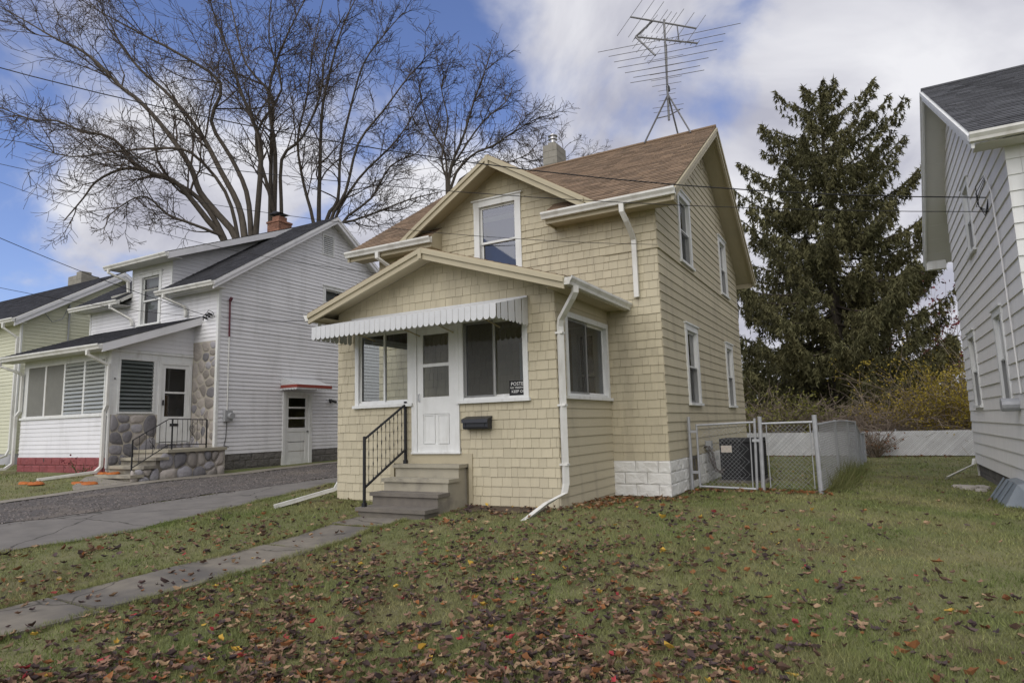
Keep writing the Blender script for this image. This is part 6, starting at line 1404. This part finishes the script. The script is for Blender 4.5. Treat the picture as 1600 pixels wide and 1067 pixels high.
def blades(n, seed, dmin, dmax, hgt, wd, name, label, m='grass', lo=-46, hi=46):
    rg_ = np.random.default_rng(seed); d = dmin * (dmax / dmin) ** rg_.random(n); az = math.radians(28.98) + np.radians(rg_.uniform(-hi, -lo, n))
    x = CAM[0] - np.sin(az) * d; y = CAM[1] + np.cos(az) * d; k = ~blocked(x, y); x, y, d = x[k], y[k], d[k]; n = len(x)
    z = gz(x, y); sc = 1 + np.maximum(0, d - 5) * .10
    patch = lnoise(x, y, 1.1, 1); hh = hgt * (.5 + .8 * rg_.random(n)) * np.clip(1 + .35 * patch + .45 * lnoise(x, y, 6.5, 4), .35, 2); ww = wd * (.7 + .6 * rg_.random(n)) * sc
    a_ = rg_.random(n) * 6.283; lean = rg_.normal(0, .5, (n, 2)) * hh[:, None]
    b = np.c_[x, y, z - .004]; u = np.c_[np.cos(a_), np.sin(a_), np.zeros(n)] * ww[:, None]
    tip = b + np.c_[lean, hh]
    tri = np.stack([b - u, b + u, tip], 1); var = np.clip(rg_.normal(0, .45, n) + .35 * lnoise(x, y, 2.3, 3), -1, 1)
    return tri, var
tr1, v1 = blades(330000, 1, 2.6, 13, .042, .0030, '', '')
tr2, v2 = blades(90000, 2, 11, 27, .045, .0045, '', '')
def edge_blades(n, xf, ylo, yhi, seed, spread=.05, h=.06):
    rg_ = np.random.default_rng(seed); y = rg_.uniform(ylo, yhi, n); x = xf(y) + rg_.normal(0, spread, n) + .03 * np.sin(y * 5 + seed); hh = rg_.uniform(.3, 1.2, n) * h * (1 + .6 * lnoise(x, y, 5, seed)); a_ = rg_.random(n) * 6.283
    u = np.c_[np.cos(a_), np.sin(a_), 0 * a_] * .0032; b = np.c_[x, y, gz(x, y)]
    return np.stack([b - u, b + u, b + np.c_[rg_.normal(0, .6, (n, 2)) * hh[:, None], np.abs(hh)]], 1), np.clip(rg_.normal(.1, .5, n), -1, 1)
E_ = [edge_blades(9000, lambda y: 1.575 + 0 * y, -8.5, -1.2, 1, .035), edge_blades(9000, lambda y: 2.505 + 0 * y, -8.5, -1.2, 2, .035), edge_blades(7000, lambda y: drive_edge(y) + .03, -6, 3, 3, .05, .05)]
E_.append(edge_blades(1500, lambda y: np.random.default_rng(8).uniform(1.6, 2.5, len(y)), -1.76, -1.72, 4, .02, .03))
for jy in _js[2:7]: E_.append(edge_blades(260, lambda y: np.random.default_rng(int(-jy * 10)).uniform(1.6, 2.48, len(y)), jy - .012, jy + .012, 5, .01, .028))
tag(tri_object('grass', np.concatenate([tr1, tr2] + [q[0] for q in E_]), np.concatenate([v1, v2] + [q[1] for q in E_]), 'grass'), 'short green and tan grass covering the front lawn', 'grass', kind='stuff')
# long uncut tuft along the side fence
rg_ = np.random.default_rng(4); n = 1000; t_ = rg_.beta(1.4, 2.6, n) * .75; q = Fe0 + (Fe1 - Fe0) * t_[:, None] + np.c_[rg_.normal(.10, .13, n), rg_.normal(0, .1, n), np.zeros(n)]
q[:, 2] = gz(q[:, 0], q[:, 1]); hh = rg_.uniform(.12, .55, n) * np.interp(t_, [0, .1, .4, .75], [.5, .9, 1, .5]); a_ = rg_.random(n) * 6.28; u = np.c_[np.cos(a_), np.sin(a_), 0 * a_] * .006
tag(tri_object('tall_grass', np.stack([q - u, q + u, q + np.c_[rg_.normal(.10, .16, n), rg_.normal(-.05, .14, n), hh]], 1), rg_.uniform(-1, .1, n), 'grass'), 'long uncut grass leaning along the chain link fence', 'grass', kind='stuff')

# ================================================================== FALLEN LEAVES
def leaf_shape(R):
    """one curled lobed leaf about 8 cm across, as a fan"""
    k = 10; pts = []; fold = R.uniform(.35, .95); curl = R.uniform(-.2, 1.0)
    for i in range(k):
        a_ = 2 * math.pi * i / k + R.uniform(-.15, .15); r_ = (.048 if i % 2 == 0 else .033) * R.uniform(.65, 1.2)
        x, y = r_ * math.cos(a_) * 1.1, r_ * math.sin(a_) * fold; pts.append((x, y, .006 + abs(r_ * math.sin(a_)) * (1.05 - fold) * R.uniform(.9, 1.7) + .45 * curl * abs(x) + R.uniform(-.006, .010)))
    return [(0, 0, .006)] + pts, [(0, i + 1, (i + 1) % k + 1) for i in range(k)]
R = random.Random(55)
SH = []
for k in range(14):
    vs, fs = leaf_shape(R); SH.append((np.array(vs), fs))
MATS = ['dry_leaf'] * 36 + ['rust_leaf'] * 9 + ['dark_leaf'] * 24 + ['tan_leaf'] * 18 + ['gold_leaf', 'crimson_leaf'] * 1
LAB = {'dry_leaf': 'brown curled maple leaf lying on the front lawn', 'rust_leaf': 'rust-orange maple leaf lying on the front lawn', 'dark_leaf': 'dark purplish shrivelled leaf lying on the front lawn',
       'tan_leaf': 'pale tan dry leaf lying on the front lawn', 'gold_leaf': 'bright yellow leaf lying on the front lawn', 'crimson_leaf': 'crimson red leaf lying on the front lawn'}
rg_ = np.random.default_rng(9); n = 110000
d = 2.6 * (24 / 2.6) ** rg_.random(n); az = math.radians(28.98) + np.radians(rg_.uniform(-44, 46, n)); x = CAM[0] - np.sin(az) * d; y = CAM[1] + np.cos(az) * d
cl = lnoise(x, y, 1.5, 5) * .5 + lnoise(x, y, 4.2, 8) * .55
dens = np.interp(x, [-1, 1, 2.6, 3.5, 6.3, 7.6, 9, 13], [.3, .55, .7, 1.0, 1.0, .55, .16, .07]) * np.interp(y, [-7, -2.6, -.8, 1, 3, 20], [1.0, .9, .45, .25, .14, .05])
near = ((np.abs(y - 3.35) < .25) & (x > 5.5) & (x < 7.9)) | ((np.abs(x - 4.7) < .35) & (y > 0) & (y < 2.3)) | ((np.abs(y - 2.05) < .25) & (x > 4.5) & (x < 5.8)) | ((y > 14.2) & (y < 15))
pz = np.where(near, .9, dens * np.clip(.48 + .85 * cl, .06, 1.3)); keep = (rg_.random(n) < pz * .64) & ~((x > -.06) & (x < W + .06) & (y > 0) & (y < D)) & ~((x > XL) & (x < XR) & (y > D)) & ~((x < drive_edge(y)) & (y < 12)) & ~((x > hx) & (y > hy0)) & ~((x > 1.48) & (x < 2.88) & (y > -1.2) & (y < .1))
onwalk = (x > 1.55) & (x < 2.55) & (y < -1.1); keep &= ~(onwalk & (rg_.random(n) < .8))
x, y, d, nr = x[keep], y[keep], d[keep], near[keep]; od = np.argsort(d); x, y, d, nr = x[od], y[od], d[od], nr[od]
z = gz(x, y)
ind = {}; bulk = {m_: MB() for m_ in set(MATS)}; nleaves = len(x); npick = 0
for i in range(nleaves):
    m_ = R.choice(MATS) if not nr[i] else R.choice(['rust_leaf', 'rust_leaf', 'rust_leaf', 'dry_leaf', 'tan_leaf']); vs, fs = SH[R.randrange(14)]
    rot = Matrix.Rotation(R.uniform(0, 6.283), 3, 'Z') @ Matrix.Rotation(R.gauss(0, .24), 3, 'X') @ Matrix.Rotation(R.gauss(0, .24), 3, 'Y'); s_ = R.uniform(.42, .92) * (1.25 if R.random() < .15 else 1) * (1.0 if d[i] < 9 else 1.15)
    onw = 1.55 < x[i] < 2.55 and y[i] < -1.1
    p = np.array([x[i], y[i], z[i] + (.03 if onw else R.uniform(.004, .026))])
    if d[i] > 2.9 and npick < 300 and not onw and R.random() < .8:
        key = (m_, R.randrange(6))
        if key not in ind:
            me = bpy.data.meshes.new('leaf'); v0, f0 = SH[(key[1] * 2 + len(m_)) % 14]; me.from_pydata([tuple(q) for q in v0], [], f0); at = me.attributes.new('var', 'FLOAT', 'FACE')
            at.data.foreach_set('value', np.full(len(f0), R.uniform(-1, 1), np.float32)); me.materials.append(M[m_]); me.update(); ind[key] = me
        o = bpy.data.objects.new('leaf', ind[key]); o.location = p; o.rotation_euler = rot.to_euler(); o.scale = (s_, s_, s_); COL.objects.link(o); npick += 1
        pl_ = ('beside the concrete walk', 'walk') if x[i] < 3.4 else (('on the open grass towards the grey house', 'side lawn') if x[i] > 7.8 else (('in front of the porch steps', 'porch') if y[i] > -3.4 else ('amid the thick leaf drift', 'drift')))
        tag(o, LAB[m_].replace('lying on the front lawn', pl_[0]), 'leaf', m_.replace('_', ' ') + ' group, ' + pl_[1])
    else:
        A3 = np.array(rot) * s_; bulk[m_].add((vs @ A3.T) + p, fs, R.uniform(-1, 1))
names = {'dry_leaf': 'scattered brown leaf litter over the lawn', 'rust_leaf': 'scattered rust leaf litter along fence and foundation', 'dark_leaf': 'scattered dark leaf litter over the lawn', 'tan_leaf': 'scattered tan leaf litter over the lawn', 'gold_leaf': 'scattered yellow leaf litter over the lawn', 'crimson_leaf': 'scattered red leaf litter over the lawn'}
for m_, mb in bulk.items():
    if mb.f: tag(mb.build('leaf_litter', m_), names[m_], 'leaves', kind='stuff')
# loose pebbles on the gravel drive
rg_ = np.random.default_rng(12); n = 9000; x = rg_.uniform(-6.0, -2.6, n); y = rg_.uniform(-5.5, 9, n); k = rg_.random(n) < np.interp(x, [-6, -4.4, -2.9, -2.6], [1, .9, .8, .1]); x, y = x[k], y[k]; n = len(x)
s_ = rg_.uniform(.010, .026, n); c = np.c_[x, y, gz(x, y) + .018]; V = []
o4 = [np.c_[np.cos(a_ + rg_.random(n)), np.sin(a_ + rg_.random(n)), np.zeros(n)] * s_[:, None] for a_ in (0, 2.09, 4.19)]; tp_ = np.c_[0 * x, 0 * x, s_ * .8]
V = np.concatenate([np.stack([c + o4[i], c + o4[(i + 1) % 3], c + tp_], 1) for i in range(3)]); vr = np.tile(rg_.uniform(-1, 1, n), 3)
tag(tri_object('gravel', V, vr, 'pebble'), 'loose dark pebbles on the gravel drive', 'gravel', kind='stuff')
print('TREES', nst, 'SPRUCE', nsp, 'LEAVES', nleaves, 'OBJ', len(bpy.data.objects), 'TRI', sum(len(m_.polygons) for m_ in bpy.data.meshes))
